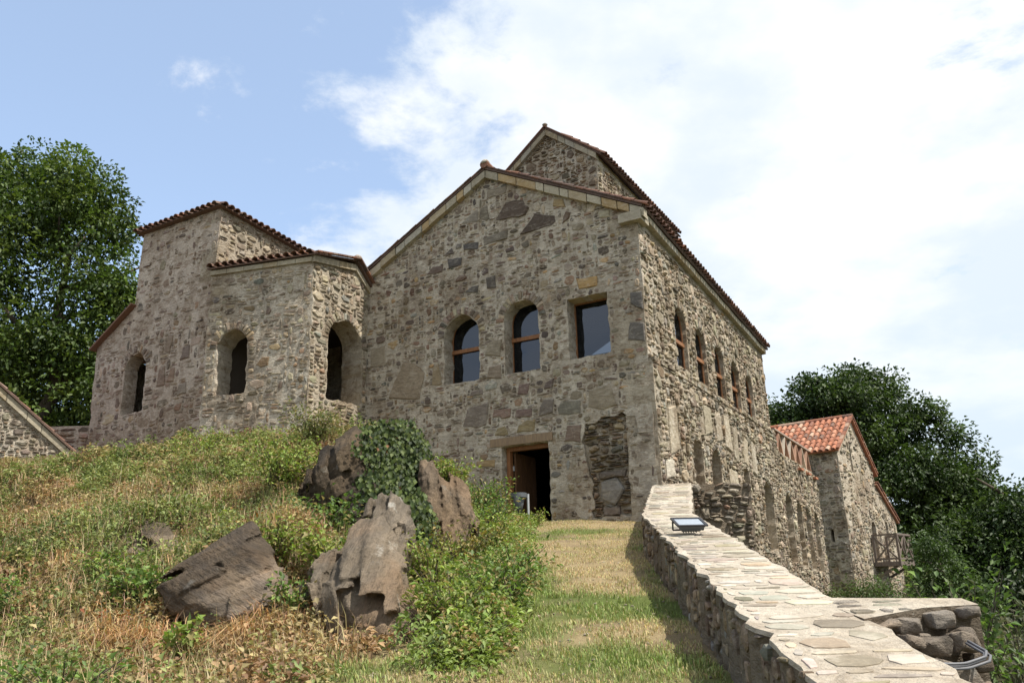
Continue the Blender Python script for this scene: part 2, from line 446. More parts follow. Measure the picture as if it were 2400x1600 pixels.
def panel(name, fr, outer, holes, thick, mat, parent, hole_mat=None):
    """solid wall slab with real openings; front face at d=0, back at d=-thick"""
    loops = [list(outer)] + [list(h) for h in holes]
    tri = tessellate_polygon([[Vector((p[0], p[1], 0)) for p in L] for L in loops])
    P = np.array([p for L in loops for p in L], float); n = len(P)
    V = np.concatenate([fr(P[:, 0], P[:, 1], np.zeros(n)), fr(P[:, 0], P[:, 1], np.full(n, -thick))])
    F = []
    for a, b, c in tri:
        ar = (P[b][0] - P[a][0]) * (P[c][1] - P[a][1]) - (P[b][1] - P[a][1]) * (P[c][0] - P[a][0])
        if abs(ar) < 1e-10: continue
        if ar < 0: b, c = c, b
        F.append((a, b, c)); F.append((a + n, c + n, b + n))
    o = 0
    for li, L in enumerate(loops):
        k = len(L); A = sum(L[i][0] * L[(i + 1) % k][1] - L[(i + 1) % k][0] * L[i][1] for i in range(k))
        fl = (A > 0) == (li == 0)
        for i in range(k):
            j = (i + 1) % k; q = (o + i, o + i + n, o + j + n, o + j)
            F.append(q if fl else q[::-1])
        o += k
    return mk(name, V, F, mat, parent)
def in_poly(poly, u, v):
    p = np.array(poly, float); r = np.zeros(u.shape, bool); n = len(p); j = n - 1
    for i in range(n):
        (xi, yi), (xj, yj) = p[i], p[j]
        c = ((yi > v) != (yj > v)) & (u < (xj - xi) * (v - yi) / ((yj - yi) if yj != yi else 1e-9) + xi); r ^= c; j = i
    return r
def stone_geo(poly, fr, proud, rng, ch=.022, sink=.03):
    """irregular dressed face: base ring, shoulder ring, inset top ring with a slight tilt"""
    P = np.array(poly, float); n = len(P)
    A = np.sum(P[:, 0] * np.roll(P[:, 1], -1) - np.roll(P[:, 0], -1) * P[:, 1])
    if A < 0: P = P[::-1]
    c = P.mean(0); ext = np.sqrt(abs(A) / 2)
    k = max(.35, 1 - ch / max(ext * .5, .02)); T = c + (P - c) * k
    tl = rng.normal(0, .10, 2) * min(1, proud / .03) * .5
    d1 = np.full(n, proud * .55); d2 = proud + (T - c) @ tl * .5 + rng.normal(0, proud * .12, n)
    V = np.concatenate([fr(P[:, 0], P[:, 1], np.full(n, -sink)), fr(P[:, 0], P[:, 1], d1), fr(T[:, 0], T[:, 1], d2), fr(*[np.array([x]) for x in c], np.array([proud * 1.1]))])
    F = []
    for i in range(n):
        j = (i + 1) % n
        F += [(i, j, n + j, n + i), (n + i, n + j, 2 * n + j, 2 * n + i), (2 * n + i, 2 * n + j, 3 * n)]
    return V, F
def blob(cu, cv, hw, hh, rng, n=None, sq=4.0, jit=.14, rot=0.0):
    n = n or int(rng.integers(5, 9)); a = (np.arange(n) + rng.uniform(-.28, .28, n)) * 2 * math.pi / n + rng.uniform(0, 6)
    ca, sa = np.cos(a), np.sin(a); r = (np.abs(ca) ** sq + np.abs(sa) ** sq) ** (-1 / sq) * (1 - rng.uniform(0, jit * 2, n))
    x, y = ca * r * hw, sa * r * hh; c, s = math.cos(rot), math.sin(rot)
    return np.stack([cu + x * c - y * s, cv + x * s + y * c], -1)
PAL_FRONT = [(5, (0.390, 0.316, 0.232)), (4, (0.319, 0.260, 0.197)), (3, (0.260, 0.205, 0.157)), (2, (0.468, 0.372, 0.249)), (1.6, (0.325, 0.211, 0.145)), (1.4, (0.195, 0.167, 0.139)), (1.2, (0.520, 0.434, 0.313)), (.8, (0.468, 0.310, 0.151)), (1, (0.299, 0.291, 0.249))]
PAL_SIDE = [(4, (0.460, 0.381, 0.268)), (4, (0.391, 0.319, 0.221)), (3, (0.322, 0.258, 0.184)), (2, (0.517, 0.431, 0.304)), (.8, (0.460, 0.325, 0.189)), (1.8, (0.253, 0.218, 0.168)), (.8, (0.333, 0.246, 0.173)), (1, (0.368, 0.347, 0.289))]
PAL_BLOCK = [(4, (0.429, 0.353, 0.249)), (4, (0.364, 0.291, 0.209)), (2, (0.533, 0.428, 0.290)), (1.5, (0.442, 0.304, 0.174)), (1.2, (0.260, 0.211, 0.162)), (1, (0.312, 0.298, 0.267)), (.8, (0.611, 0.496, 0.348))]
PAL_PINK = [(4, (0.429, 0.331, 0.252)), (3, (0.356, 0.269, 0.204)), (2, (0.304, 0.219, 0.168)), (1.5, (0.488, 0.388, 0.288)), (1, (0.422, 0.288, 0.180)), (1, (0.244, 0.194, 0.162))]
PAL_GREY = [(4, (0.351, 0.298, 0.232)), (4, (0.293, 0.248, 0.191)), (2, (0.227, 0.192, 0.151)), (2, (0.429, 0.360, 0.273)), (1, (0.364, 0.248, 0.162))]
PAL_DRY = [(4, (0.319, 0.240, 0.162)), (3, (0.250, 0.186, 0.129)), (2, (0.200, 0.156, 0.118)), (2, (0.388, 0.288, 0.185)), (1, (0.294, 0.282, 0.246))]
def pick(pal, rng):
    w = np.array([p[0] for p in pal]); c = np.array(pal[rng.choice(len(pal), p=w / w.sum())][1])
    return np.clip((c * .90 + c.mean() * .10) * rng.uniform(.46, 1.12) * rng.normal(1, .03, 3), .01, .9)
def pack(fr, u0, u1, v0, v1, inside, pal, rng, cell=.05, gap=.014, skip=.10, sizes=None, proud=(.012, .04), specials=(), keep=None, rotj=.05, wave=.035, joint=None):
    """greedy irregular packing of rubble stones on a wall plane -> list of (poly, proud, colour)"""
    nu, nv = int((u1 - u0) / cell), int((v1 - v0) / cell)
    cu = u0 + (np.arange(nu) + .5) * cell; cv = v0 + (np.arange(nv) + .5) * cell
    UU, VV = np.meshgrid(cu, cv)
    occ = ~inside(UU, VV)
    out = []
    for poly, c, pr in specials:
        pp = np.array(poly, float); cc = pp.mean(0)
        occ |= in_poly(cc + (pp - cc) * 1.12, UU, VV)
        Q = np.array(rough([tuple(p) for p in pp], .16, .012, rng)); out.append((Q, pr, np.array(c)))
    sizes = sizes or [(5, (3, 7), (1, 2)), (4, (4, 9), (2, 2)), (2.2, (4, 8), (3, 4)), (.8, (6, 11), (4, 6)), (2, (2, 3), (1, 2)), (1, (2, 3), (3, 4))]
    sw = np.array([s[0] for s in sizes], float); sw /= sw.sum()
    ph = rng.uniform(0, 6, 4)
    for j in range(nv):
        row = occ[j]; i = 0
        while i < nu:
            if row[i]: i += 1; continue
            s = sizes[rng.choice(len(sizes), p=sw)]
            w = int(rng.integers(s[1][0], s[1][1] + 1)); h = int(rng.integers(s[2][0], s[2][1] + 1))
            k = i
            while k < nu and k < i + w and not row[k]: k += 1
            w = k - i; h = min(h, nv - j)
            hh = 1
            while hh < h and not occ[j + hh, i:k].any(): hh += 1
            h = hh
            occ[j:j + h, i:k] = True
            a, b = u0 + i * cell, v0 + j * cell
            x, y = a + w * cell / 2, b + h * cell / 2
            i = k
            if w < 2 and h < 2 and rng.random() < .6: continue
            sk = skip if keep is None else 1 - (1 - skip) * float(keep(np.array([x]), np.array([y]))[0])
            if rng.random() < sk: continue
            y += wave * math.sin(x * 1.3 + ph[0]) * math.sin(y * .9 + ph[1]) + .5 * wave * math.sin(x * 3.1 + y * 2 + ph[2])
            hw = w * cell / 2 - gap * rng.uniform(.5, 1.3); hh_ = h * cell / 2 - gap * rng.uniform(.4, 1.0)
            if hw < .02 or hh_ < .012: continue
            out.append((blob(x, y, hw, hh_, rng, rot=rng.normal(0, rotj)), rng.uniform(*proud), pick(pal, rng)))
    return out
def ring_stones(u0, u1, vt, rng, pal, lo=.16, hi=.26, n=None, proud=(.015, .04), rise=None):
    """voussoirs round an arch head"""
    r = (u1 - u0) / 2; c = (u0 + u1) / 2; ry = rise or r; vs_ = vt - ry; n = n or int(math.pi * (r + .1) / .11)
    out = []
    for k in range(n):
        a = math.pi * (k + .5) / n + rng.normal(0, .015); L = rng.uniform(lo, hi); da = math.pi / n * .43
        P = []
        for rr, aa in ((.015, -da), (L, -da * .95), (L + rng.uniform(-.02, .02), 0), (L, da * .95), (.015, da)):
            P.append((c + (r + rr) * math.cos(a + aa) + rng.normal(0, .005), vs_ + (ry + rr) * math.sin(a + aa) + rng.normal(0, .005)))
        out.append((P, rng.uniform(*proud), pick(pal, rng)))
    return out
class Stones:
    """gathers the stones of one thing; the largest in view become single parts, the rest one mesh per wall"""
    def __init__(s): s.L = []
    def add(s, wall, fr, lst, w2l, rng, ch=.02, sink=.03, mat=None):
        for poly, pr, c in lst:
            P = np.array(poly); A = abs(np.sum(P[:, 0] * np.roll(P[:, 1], -1) - np.roll(P[:, 0], -1) * P[:, 1])) / 2
            ctr = fr(*[np.array([x]) for x in P.mean(0)], np.array([0.]))[0]
            d = w2l - ctr; R = np.linalg.norm(d); vis = max((d @ fr.N) / R, 0.0) * A / R ** 2; m_ = mat or (M_STONE_D if rng.random() < .30 else None)
            s.L.append((vis, wall, fr, poly, pr, c, ch, sink, m_))
        return s
    def build(s, n, rng, name='stone'):
        s.L.sort(key=lambda t: -t[0])
        rest = {}
        for i, (vis, wall, fr, poly, pr, c, ch, sink, mat) in enumerate(s.L):
            V, F = stone_geo(poly, fr, pr, rng, ch, sink)
            if i < n:
                mk(name, V, F, mat or M_STONE, wall, c)
            else:
                rest.setdefault((wall.name, (mat or M_STONE).name), (wall, mat or M_STONE, MB()))[2].add(V, F, c)
        for wall, mat, mb in rest.values():
            tag(mb.build('rubble_stones', mat, wall), None, None, None, 'stuff')

# ------------------------------------------------------------------ roof tiles
TILE_COLS = [(.38, .15, .085), (.31, .125, .075), (.44, .21, .13), (.24, .105, .07), (.46, .31, .22), (.17, .10, .075)]
def tile_geo(L=.44, r0=.098, r1=.082, th=.016, k=7):
    V = []; F = []
    for rr, y in ((r0, 0), (r1, L)):
        for t in (0, th):
            for j in range(k):
                a = math.pi * j / (k - 1); V.append((-(rr - t) * math.cos(a), y, (rr - t) * math.sin(a) * .95))
    for j in range(k - 1):
        F += [(j + 1, j, 2 * k + j, 2 * k + j + 1), (k + j, k + j + 1, 3 * k + j + 1, 3 * k + j), (j, j + 1, k + j + 1, k + j), (2 * k + j + 1, 2 * k + j, 3 * k + j, 3 * k + j + 1)]
    return np.array(V), F
_tV, _tF = tile_geo()
OLD_COLS = [(.12, .062, .045), (.10, .056, .045), (.155, .08, .055), (.085, .06, .052), (.19, .13, .10), (.19, .085, .05)]
TILE_ME = [mk('tile', _tV, _tF, M_TILE, None, c, me_only=True) for c in TILE_COLS]
OLD_ME = [mk('tile', _tV, _tF, M_TILE, None, c, me_only=True) for c in OLD_COLS]
def tile_roof(roof, O, along, up, width, length, n_single, rng, sp=.225, ex=.36, lift=.0, old=True):
    """barrel tiles in rows on the plane O + along*a + up*b; rows nearest the eave are single parts"""
    O, along, up = Vector(O), Vector(along).normalized(), Vector(up).normalized(); nrm = along.cross(up).normalized()
    cols = int(width / sp); rows = max(1, int(length / ex)); rest = MB(); cnt = 0
    for r in range(rows):
        for q in range(cols):
            tiltm = Matrix.Rotation(-.05 + rng.normal(0, .012), 3, 'X') @ Matrix.Rotation(rng.normal(0, .02), 3, 'Z')
            B = Matrix((along, up, nrm)).transposed() @ tiltm
            p = O + along * ((q + .5) * sp + rng.normal(0, .008)) + up * (r * ex - .06 + rng.normal(0, .012)) + nrm * (.03 + lift)
            ci = int(rng.choice(6, p=[.3, .22, .2, .12, .08, .08]))
            if cnt < n_single:
                o = bpy.data.objects.new('tile', (OLD_ME if old else TILE_ME)[ci]); link(o, roof)
                M = B.to_4x4(); M.translation = p; o.matrix_local = M; cnt += 1
            else:
                rest.add([B @ Vector(v) + p for v in _tV], _tF, np.array((OLD_COLS if old else TILE_COLS)[ci]) * rng.uniform(.8, 1.15))
    if rest.V: tag(rest.build('roof_tiles', M_TILE, roof), None, None, None, 'stuff')
def slab(name, pts, th, mat, parent, col=(.36, .17, .10)):
    """closed slab from a planar quad ring (counter-clockwise seen from above)"""
    P = [Vector(p) for p in pts]; n = (P[1] - P[0]).cross(P[2] - P[0]).normalized(); k = len(P)
    V = P + [p - n * th for p in P]
    F = [tuple(range(k)), tuple(range(2 * k - 1, k - 1, -1))] + [(i, i + k, (i + 1) % k + k, (i + 1) % k) for i in range(k)]
    return mk(name, V, F, mat, parent, col)
# ------------------------------------------------------------------ palace frame: x along the gable front, y back along the side, z up
P0 = (0.201, 19.999); AZ = math.atan2(-.49242356, .8703557)
def to_local(w, org=P0, rz=AZ):
    d = Vector((w[0] - org[0], w[1] - org[1], w[2])); return np.array(Matrix.Rotation(-rz, 3, 'Z') @ d)
EYE_L = to_local(EYE)
rng = np.random.default_rng(11)

pal = thing('stone_palace', 'large two-storey rubble stone palace with tiled gable roof, clerestory and open doorway', 'building', (P0[0], P0[1], 0), AZ, zb=2.4)
CX = 3.35
# ---- gable front
FF = Frame((0, 0, 0), (1, 0, 0))
RIDGE_X = -.85
def eave_z(x): return 12.62 - abs(x - RIDGE_X) * .52
front_out = [(-5.35, 2.3), (CX, 2.3), (CX, 5.0), (CX, 8.0), (CX, eave_z(CX)), (RIDGE_X, eave_z(RIDGE_X)), (-5.35, eave_z(-5.35))]
DOOR = rect(-.62, .70, 3.0, 5.02)
W1 = arch(-2.32, -1.22, 6.83, 8.67); W2 = arch(-.45, .56, 6.83, 8.73); W3 = rect(1.37, 2.44, 6.93, 8.47)
PATCH = [(1.66, 5.29), (2.1, 5.38), (2.61, 5.45), (2.94, 5.33), (2.97, 5.02), (2.78, 4.81), (2.67, 3.9), (2.81, 3.63), (2.78, 3.19), (2.21, 3.15), (1.75, 3.14), (1.78, 3.98), (1.6, 4.9)]
hs = [rough(h, .14, .014, rng) for h in (DOOR, W1, W2, W3)]
front = panel('front_wall', FF, rough(front_out, .3, .012, rng), hs + [rough(PATCH, .12, .03, rng)], .8, M_MORT, pal)
BR = (.20, .175, .15)
spec_f = [
 ([(-0.63, 11.15), (-0.31, 11.53), (-0.05, 11.56), (0.21, 11.53), (0.41, 11.21), (0.28, 11.04), (-0.5, 11.12)], (.125, .095, .075), .03),
 ([(0.09, 10.52), (0.57, 11.02), (1.13, 10.82), (1.14, 10.66), (1.01, 10.57)], (.11, .085, .07), .03),
 ([(-1.12, 11.57), (-0.89, 11.64), (-0.83, 11.24), (-0.92, 11.16), (-1.14, 11.33)], (.19, .165, .125), .03),
 ([(1.32, 10.53), (1.47, 10.85), (1.59, 10.78), (1.54, 10.63)], (.15, .105, .075), .03),
 ([(-1.02, 10.71), (-0.25, 10.76), (-0.3, 10.51), (-1.0, 10.5)], (.20, .175, .14), .03),
 ([(1.65, 8.95), (2.22, 8.92), (2.22, 8.66), (1.71, 8.68)], (.42, .28, .13), .035),
 ([(-1.66, 10.68), (-1.18, 10.64), (-1.2, 10.46), (-1.64, 10.5)], (.115, .105, .10), .03),
 ([(-2.19, 10.38), (-1.71, 10.29), (-1.73, 10.09), (-2.15, 10.08)], (.11, .10, .095), .03),
 ([(-0.95, 9.57), (-0.67, 9.57), (-0.66, 9.24), (-0.96, 9.26)], (.125, .11, .095), .03),
 ([(-1.61, 9.27), (-1.42, 9.41), (-1.18, 9.4), (-1.25, 9.20)], (.11, .10, .09), .03),
 ([(2.02, 10.66), (2.15, 10.82), (2.29, 10.80), (2.22, 10.65)], (.50, .42, .31), .03),
 ([(2.33, 10.63), (2.67, 10.58), (2.64, 10.38), (2.37, 10.42)], (.42, .38, .28), .03),
 ([(-1.7, 11.3), (-1.35, 11.55), (-1.19, 11.56), (-1.2, 11.25)], (.27, .24, .20), .02),
 ([(-0.9, 11.84), (-0.85, 12.1), (-0.25, 12.04), (-0.3, 11.84)], (.26, .22, .17), .02),
 ([(1.08, 11.09), (1.13, 11.28), (1.40, 11.2), (1.46, 10.99)], (.36, .27, .15), .03),
 ([(-2.86, 10.07), (-2.67, 10.24), (-2.34, 10.21), (-2.38, 10.03)], (.16, .12, .10), .03),
 ([(-2.29, 10.51), (-2.05, 10.67), (-2.0, 10.49)], (.13, .11, .10), .03),
 ([(-0.35, 10.2), (-0.11, 10.25), (-0.09, 10.12), (-0.31, 10.13)], (.13, .10, .09), .03),
 ([(-4.12, 6.73), (-3.95, 7.14), (-3.65, 7.66), (-3.3, 7.58), (-2.96, 7.27), (-3.1, 6.57)], (.29, .235, .17), .03),
 ([(-1.71, 5.67), (-1.58, 6.12), (-0.97, 6.17), (-1.03, 5.61), (-1.33, 5.59)], (.22, .185, .155), .03),
 ([(0.46, 5.64), (0.5, 5.89), (0.62, 6.02), (0.9, 6.02), (0.83, 5.68)], (.205, .175, .15), .03),
 ([(0.98, 5.78), (1.07, 5.92), (1.61, 5.89), (1.59, 5.62), (1.28, 5.56), (1.01, 5.63)], (.19, .175, .14), .03),
 ([(1.78, 5.72), (1.84, 6.08), (2.37, 6.19), (2.54, 5.66), (2.16, 5.61)], (.29, .245, .18), .03),
 ([(-0.85, 5.79), (-0.82, 5.98), (-0.31, 5.95), (-0.34, 5.74)], (.25, .175, .14), .03),
 ([(-0.2, 5.73), (-0.14, 5.89), (0.28, 5.87), (0.25, 5.67)], (.21, .15, .13), .03),
 ([(-1.02, 7.44), (-0.96, 7.77), (-0.55, 7.76), (-0.58, 7.34)], (.28, .24, .18), .035),
 ([(-0.97, 6.82), (-0.91, 7.1), (-0.58, 7.11), (-0.57, 6.75)], (.26, .21, .16), .035),
 ([(-0.79, 5.32), (-0.71, 5.49), (-0.49, 5.53), (-0.4, 5.32)], (.28, .225, .13), .03),
 ([(-0.16, 5.32), (-0.11, 5.48), (0.13, 5.58), (0.36, 5.53), (0.33, 5.32)], (.29, .23, .13), .03),
 ([(1.14, 4.97), (1.2, 5.32), (1.58, 5.31), (1.54, 4.9)], (.21, .155, .12), .03),
 ([(-1.35, 4.61), (-1.32, 4.75), (-0.81, 4.72), (-0.81, 4.55)], (.36, .26, .14), .03),
 ([(-0.11, 6.27), (-0.05, 6.52), (0.24, 6.5), (0.16, 6.23)], (.20, .14, .12), .03),
 ([(0.65, 6.29), (0.68, 6.45), (0.92, 6.55), (0.86, 6.3)], (.16, .125, .11), .03),
 ([(3.02, 8.04), (3.08, 8.31), (3.33, 8.27), (3.32, 7.82)], (.14, .13, .12), .04),
 ([(2.9, 7.15), (2.98, 7.59), (3.33, 7.52), (3.33, 7.07)], (.16, .145, .13), .04),
 ([(-2.70, 6.9), (-2.66, 7.36), (-2.48, 7.46), (-2.38, 6.86)], (.29, .23, .15), .03),
 ([(-1.52, 6.42), (-1.47, 6.55), (-1.16, 6.55), (-1.14, 6.41)], (.20, .165, .14), .03),
 ([(-4.82, 7.7), (-4.78, 8.24), (-4.3, 8.26), (-4.26, 7.71)], (.33, .28, .21), .025),
]
LINTEL = rect(-.90, .80, 5.02, 5.24)
def grow(poly, k):
    p = np.array(poly); c = p.mean(0); d = p - c; return c + d * (1 + k / np.maximum(np.linalg.norm(d, axis=1), .01))[:, None]
ob_f = [grow(h, .03) for h in (DOOR, W1, W2, W3, PATCH)] + [np.array(LINTEL)]
ar_f = [grow(W1, .26), grow(W2, .26)]
def ins_front(u, v):
    r = (v < eave_z(0) - 50) | ((v < 12.62 - np.abs(u - RIDGE_X) * .52 - .10) & (u > -5.25) & (u < CX - .02) & (v > 2.9))
    for h in ob_f: r &= ~in_poly(h, u, v)
    for h, vt in zip(ar_f, (8.12, 8.22)): r &= ~(in_poly(h, u, v) & (v > vt))
    return r
def keep_front(u, v):
    k = np.ones(u.shape)
    k = np.where((u > 2.72) & (v < 6.2), .18, k)            # rendered strip by the corner
    k = np.where((u > .75) & (u < 1.6) & (v < 4.4), .35, k)  # rendered strip by the door
    k = np.where((v > 8.9) & (v < 10.2) & (u > -.6) & (u < 1.6), .72, k)
    return k
FSZ = [(5, (3, 9), (1, 1)), (4, (4, 9), (2, 2)), (2.4, (4, 8), (3, 4)), (.8, (6, 11), (5, 7)), (2, (2, 3), (1, 3)), (1, (3, 4), (4, 6))]
st = Stones()
lst = pack(FF, -5.3, CX, 2.9, 12.6, ins_front, PAL_FRONT, rng, cell=.042, gap=.009, skip=.25, specials=spec_f, keep=keep_front, proud=(.004, .030), rotj=.07, sizes=FSZ)
lst += ring_stones(-2.32, -1.22, 8.67, rng, PAL_FRONT) + ring_stones(-.45, .56, 8.73, rng, PAL_FRONT)
st.add(front, FF, lst[:len(spec_f)], EYE_L, rng, mat=M_STONE_D); st.add(front, FF, lst[len(spec_f):], EYE_L, rng)
# bare patch of dry-laid stone right of the door, set back in the wall
patch = panel('bare_patch', Frame((0, .11, 0), (1, 0, 0)), rough(list(map(tuple, grow(PATCH, .08))), .2, .01, rng), [], .3, M_MORT, pal)
FP = Frame((0, .10, 0), (1, 0, 0))
insp = np.array(PATCH)
lst = pack(FP, 1.5, 3.05, 3.1, 5.5, lambda u, v: in_poly(insp, u, v), PAL_DRY, rng, cell=.045, gap=.006, skip=.03, proud=(.03, .13), wave=.06, rotj=.10,
           sizes=[(6, (4, 11), (1, 1)), (4, (4, 9), (2, 2)), (2, (4, 8), (3, 4)), (1, (2, 3), (1, 2))],
           specials=[([(1.95, 3.55), (2.0, 3.95), (2.35, 4.02), (2.55, 3.75), (2.3, 3.4)], (.25, .235, .215), .10), ([(1.95, 4.0), (2.6, 4.02), (2.62, 4.18), (1.9, 4.16)], (.16, .135, .115), .12), ([(2.0, 3.17), (2.0, 3.36), (2.4, 3.36), (2.42, 3.18)], (.19, .155, .13), .1)])
st.add(patch, FP, lst, EYE_L, rng, ch=.03, sink=.05, mat=M_STONE_D)

# ---- side wall, upper stage (set back) and lower stage
def side_eave(s): return 10.42 - .058 * s
FS = Frame((CX, 0, 0), (0, 1, 0)); FL = Frame((CX + .10, .02, 0), (0, 1, 0))
SL = 11.9
up_w = []
for s, dz in ((2.63, 0), (4.30, -.12), (6.05, -.22), (7.72, -.34), (9.40, -.42)):
    up_w.append((s - .47, s + .47, 6.98 + dz * .7, 8.62 + dz))
side_out = [(0.0, 6.4), (SL, 6.4), (SL, side_eave(SL)), (0.0, side_eave(0))]
upper = panel('upper_side_wall', FS, rough(side_out, .3, .012, rng), [rough(arch(*w), .13, .016, rng) for w in up_w], .8, M_MORT_L, pal)
low_w = [arch(2.40, 3.24, 4.02, 5.16), arch(3.92, 4.80, 3.98, 5.08), rect(7.1, 7.8, 4.42, 4.88)]
arc_w = [(9.30, 10.55, 2.6, 4.78), (12.25, 13.35, 2.3, 4.64), (14.05, 15.0, 2.2, 4.52), (15.65, 16.55, 2.1, 4.40), (17.2, 18.15, 2.0, 4.28)]
low_out = [(0, .2), (18.95, .2), (18.95, 5.75), (18.2, 5.9), (12.2, 6.05), (11.95, 6.72), (0, 6.62)]
lower = panel('lower_side_wall', FL, rough(low_out, .3, .02, rng), [rough(h, .13, .018, rng) for h in low_w] + [rough(arch(*w), .14, .02, rng) for w in arc_w], .75, M_MORT_L, pal)
def ins_up(u, v):
    r = (u > .02) & (u < SL - .02) & (v > 6.66) & (v < 10.42 - .058 * u - .38)
    for w in up_w:
        h = grow(arch(*w), .03); r &= ~in_poly(h, u, v); r &= ~(in_poly(grow(arch(*w), .24), u, v) & (v > w[3] - .47))
    return r
def ins_low(u, v):
    r = in_poly(low_out, u, v) & (v > 1.0) & (v < 6.6)
    for h in low_w: r &= ~in_poly(grow(h, .04), u, v)
    for w in arc_w: r &= ~in_poly(grow(arch(*w), .05), u, v)
    return r
SZ = [(5, (2, 6), (1, 1)), (4, (3, 7), (2, 2)), (1.6, (4, 7), (3, 4)), (.5, (5, 8), (5, 6)), (2, (1, 2), (1, 2))]
lst = pack(FS, 0, SL, 6.6, 10.4, ins_up, PAL_SIDE, rng, cell=.06, gap=.012, skip=.10, proud=(.015, .06), sizes=SZ, rotj=.09)
for w in up_w: lst += ring_stones(w[0], w[1], w[3], rng, PAL_SIDE, proud=(.02, .05))
st.add(upper, FS, lst, EYE_L, rng)
big = [([(.7, 4.5), (.75, 5.6), (1.3, 5.75), (1.35, 4.7)], (.42, .36, .27), .04), ([(.3, 3.95), (.3, 4.35), (.8, 4.4), (.85, 4.0)], (.56, .51, .42), .04), ([(4.6, 5.35), (4.6, 6.1), (5.1, 6.2), (5.2, 5.45)], (.40, .34, .26), .04),
       ([(5.4, 5.3), (5.45, 6.2), (6.0, 6.2), (6.0, 5.2)], (.43, .37, .28), .04), ([(6.2, 5.1), (6.3, 6.0), (6.75, 6.0), (6.7, 5.0)], (.38, .33, .25), .04), ([(7.3, 5.1), (7.4, 5.9), (7.85, 5.8), (7.8, 5.0)], (.44, .37, .27), .04),
       ([(8.2, 4.9), (8.3, 5.9), (8.8, 5.8), (8.7, 4.8)], (.40, .35, .27), .04), ([(3.6, 5.4), (3.6, 6.2), (4.15, 6.2), (4.2, 5.5)], (.39, .34, .25), .04), ([(5.5, 4.1), (5.5, 4.7), (6.3, 4.7), (6.3, 4.1)], (.46, .40, .30), .04)]
lst = pack(FL, 0, 18.95, 1.0, 6.7, ins_low, PAL_SIDE, rng, cell=.06, gap=.011, skip=.09, proud=(.015, .07), sizes=SZ, rotj=.09, specials=big)
for w in arc_w + [(2.40, 3.24, 4.02, 5.16), (3.92, 4.80, 3.98, 5.08)]: lst += ring_stones(w[0], w[1], w[3], rng, PAL_SIDE, lo=.1, hi=.17, proud=(.02, .06))
st.add(lower, FL, lst, EYE_L, rng)
# ledge where the upper stage steps back
mb = MB()
for i in range(48):
    a = i * .25; mb.box((CX - .1, a + .005, 6.60 + rng.normal(0, .015)), (CX + .105 + rng.uniform(.01, .06), a + .245, 6.68 + rng.normal(0, .012)), pick(PAL_SIDE, rng))
tag(mb.build('ledge_stones', M_STONE, pal), None, None, None, 'stuff')
# blind arcade backs, other walls, floor
mb = MB()
mb.box((CX - .78, 9.0, .3), (CX - .35, 18.9, 5.6))
mb.build('arcade_back', M_MORT, pal)
mb = MB()
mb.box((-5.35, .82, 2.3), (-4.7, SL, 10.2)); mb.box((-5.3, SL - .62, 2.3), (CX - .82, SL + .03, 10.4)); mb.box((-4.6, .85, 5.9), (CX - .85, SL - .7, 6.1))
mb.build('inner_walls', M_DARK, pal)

# ---- roof of the main hall
SLOPE = math.hypot(1, .52)
roof = slab('roof', [(RIDGE_X, -.16, 12.74), (CX + .22, -.16, 12.74 - (CX + .22 - RIDGE_X) * .52), (CX + .22, SL + .15, 12.74 - (CX + .22 - RIDGE_X) * .52 - .058 * (SL + .31)), (RIDGE_X, SL + .15, 12.74 - .058 * (SL + .31))], .07, M_TILE, pal, (.09, .06, .048))
slab('roof_slope', [(-5.55, -.16, 12.74 - (RIDGE_X + 5.55) * .52), (RIDGE_X, -.16, 12.741), (RIDGE_X, SL + .15, 12.741 - .058 * (SL + .31)), (-5.55, SL + .15, 12.74 - (RIDGE_X + 5.55) * .52 - .058 * (SL + .31))], .07, M_TILE, pal, (.09, .06, .048))
upv = Vector((-1, 0, .52)).normalized(); alv = Vector((0, 1, -.058)).normalized()
tile_roof(roof, (CX + .24, -.13, 12.745 - (CX + .24 - RIDGE_X) * .52), alv, upv, SL + .3, 4.6, 150, rng)
# verge tiles seen edge-on along the gable and the ridge cap
mb = MB()
for sx_ in (-1, 1):
    n = 22
    for i in range(n):
        x0 = RIDGE_X + sx_ * (i * .205 + .02); x1 = x0 + sx_ * .225
        z0, z1 = 12.757 - abs(x0 - RIDGE_X) * .52, 12.747 - abs(x1 - RIDGE_X) * .52
        mb.bar((x0, -.14 + rng.normal(0, .008), z0), (x1, -.14 + rng.normal(0, .008), z1),   .10, .028, np.array(OLD_COLS[int(rng.integers(6))]) * 1.1)
tag(mb.build('verge_tiles', M_TILE, roof), None, None, None, 'stuff')
mb = MB()
for i in range(30):
    y = -.2 + i * .42
    if y > SL: break
    mb.tube([(RIDGE_X, y, 12.80 - .058 * y), (RIDGE_X, y + .46, 12.79 - .058 * (y + .46))], [.13, .11], 10, np.array(OLD_COLS[int(rng.integers(6))]))
tag(mb.build('ridge_tiles', M_TILE, roof), None, None, None, 'stuff')
mk('finial', *(lambda m: (np.concatenate(m.V), m.F))(MB().lathe([(.02, .0), (.12, .01), (.12, .06), (.08, .11), (.03, .13), (.0, .13)], 12, (RIDGE_X, -.12, 12.83))), M_STONE, pal, (.48, .45, .40), True)
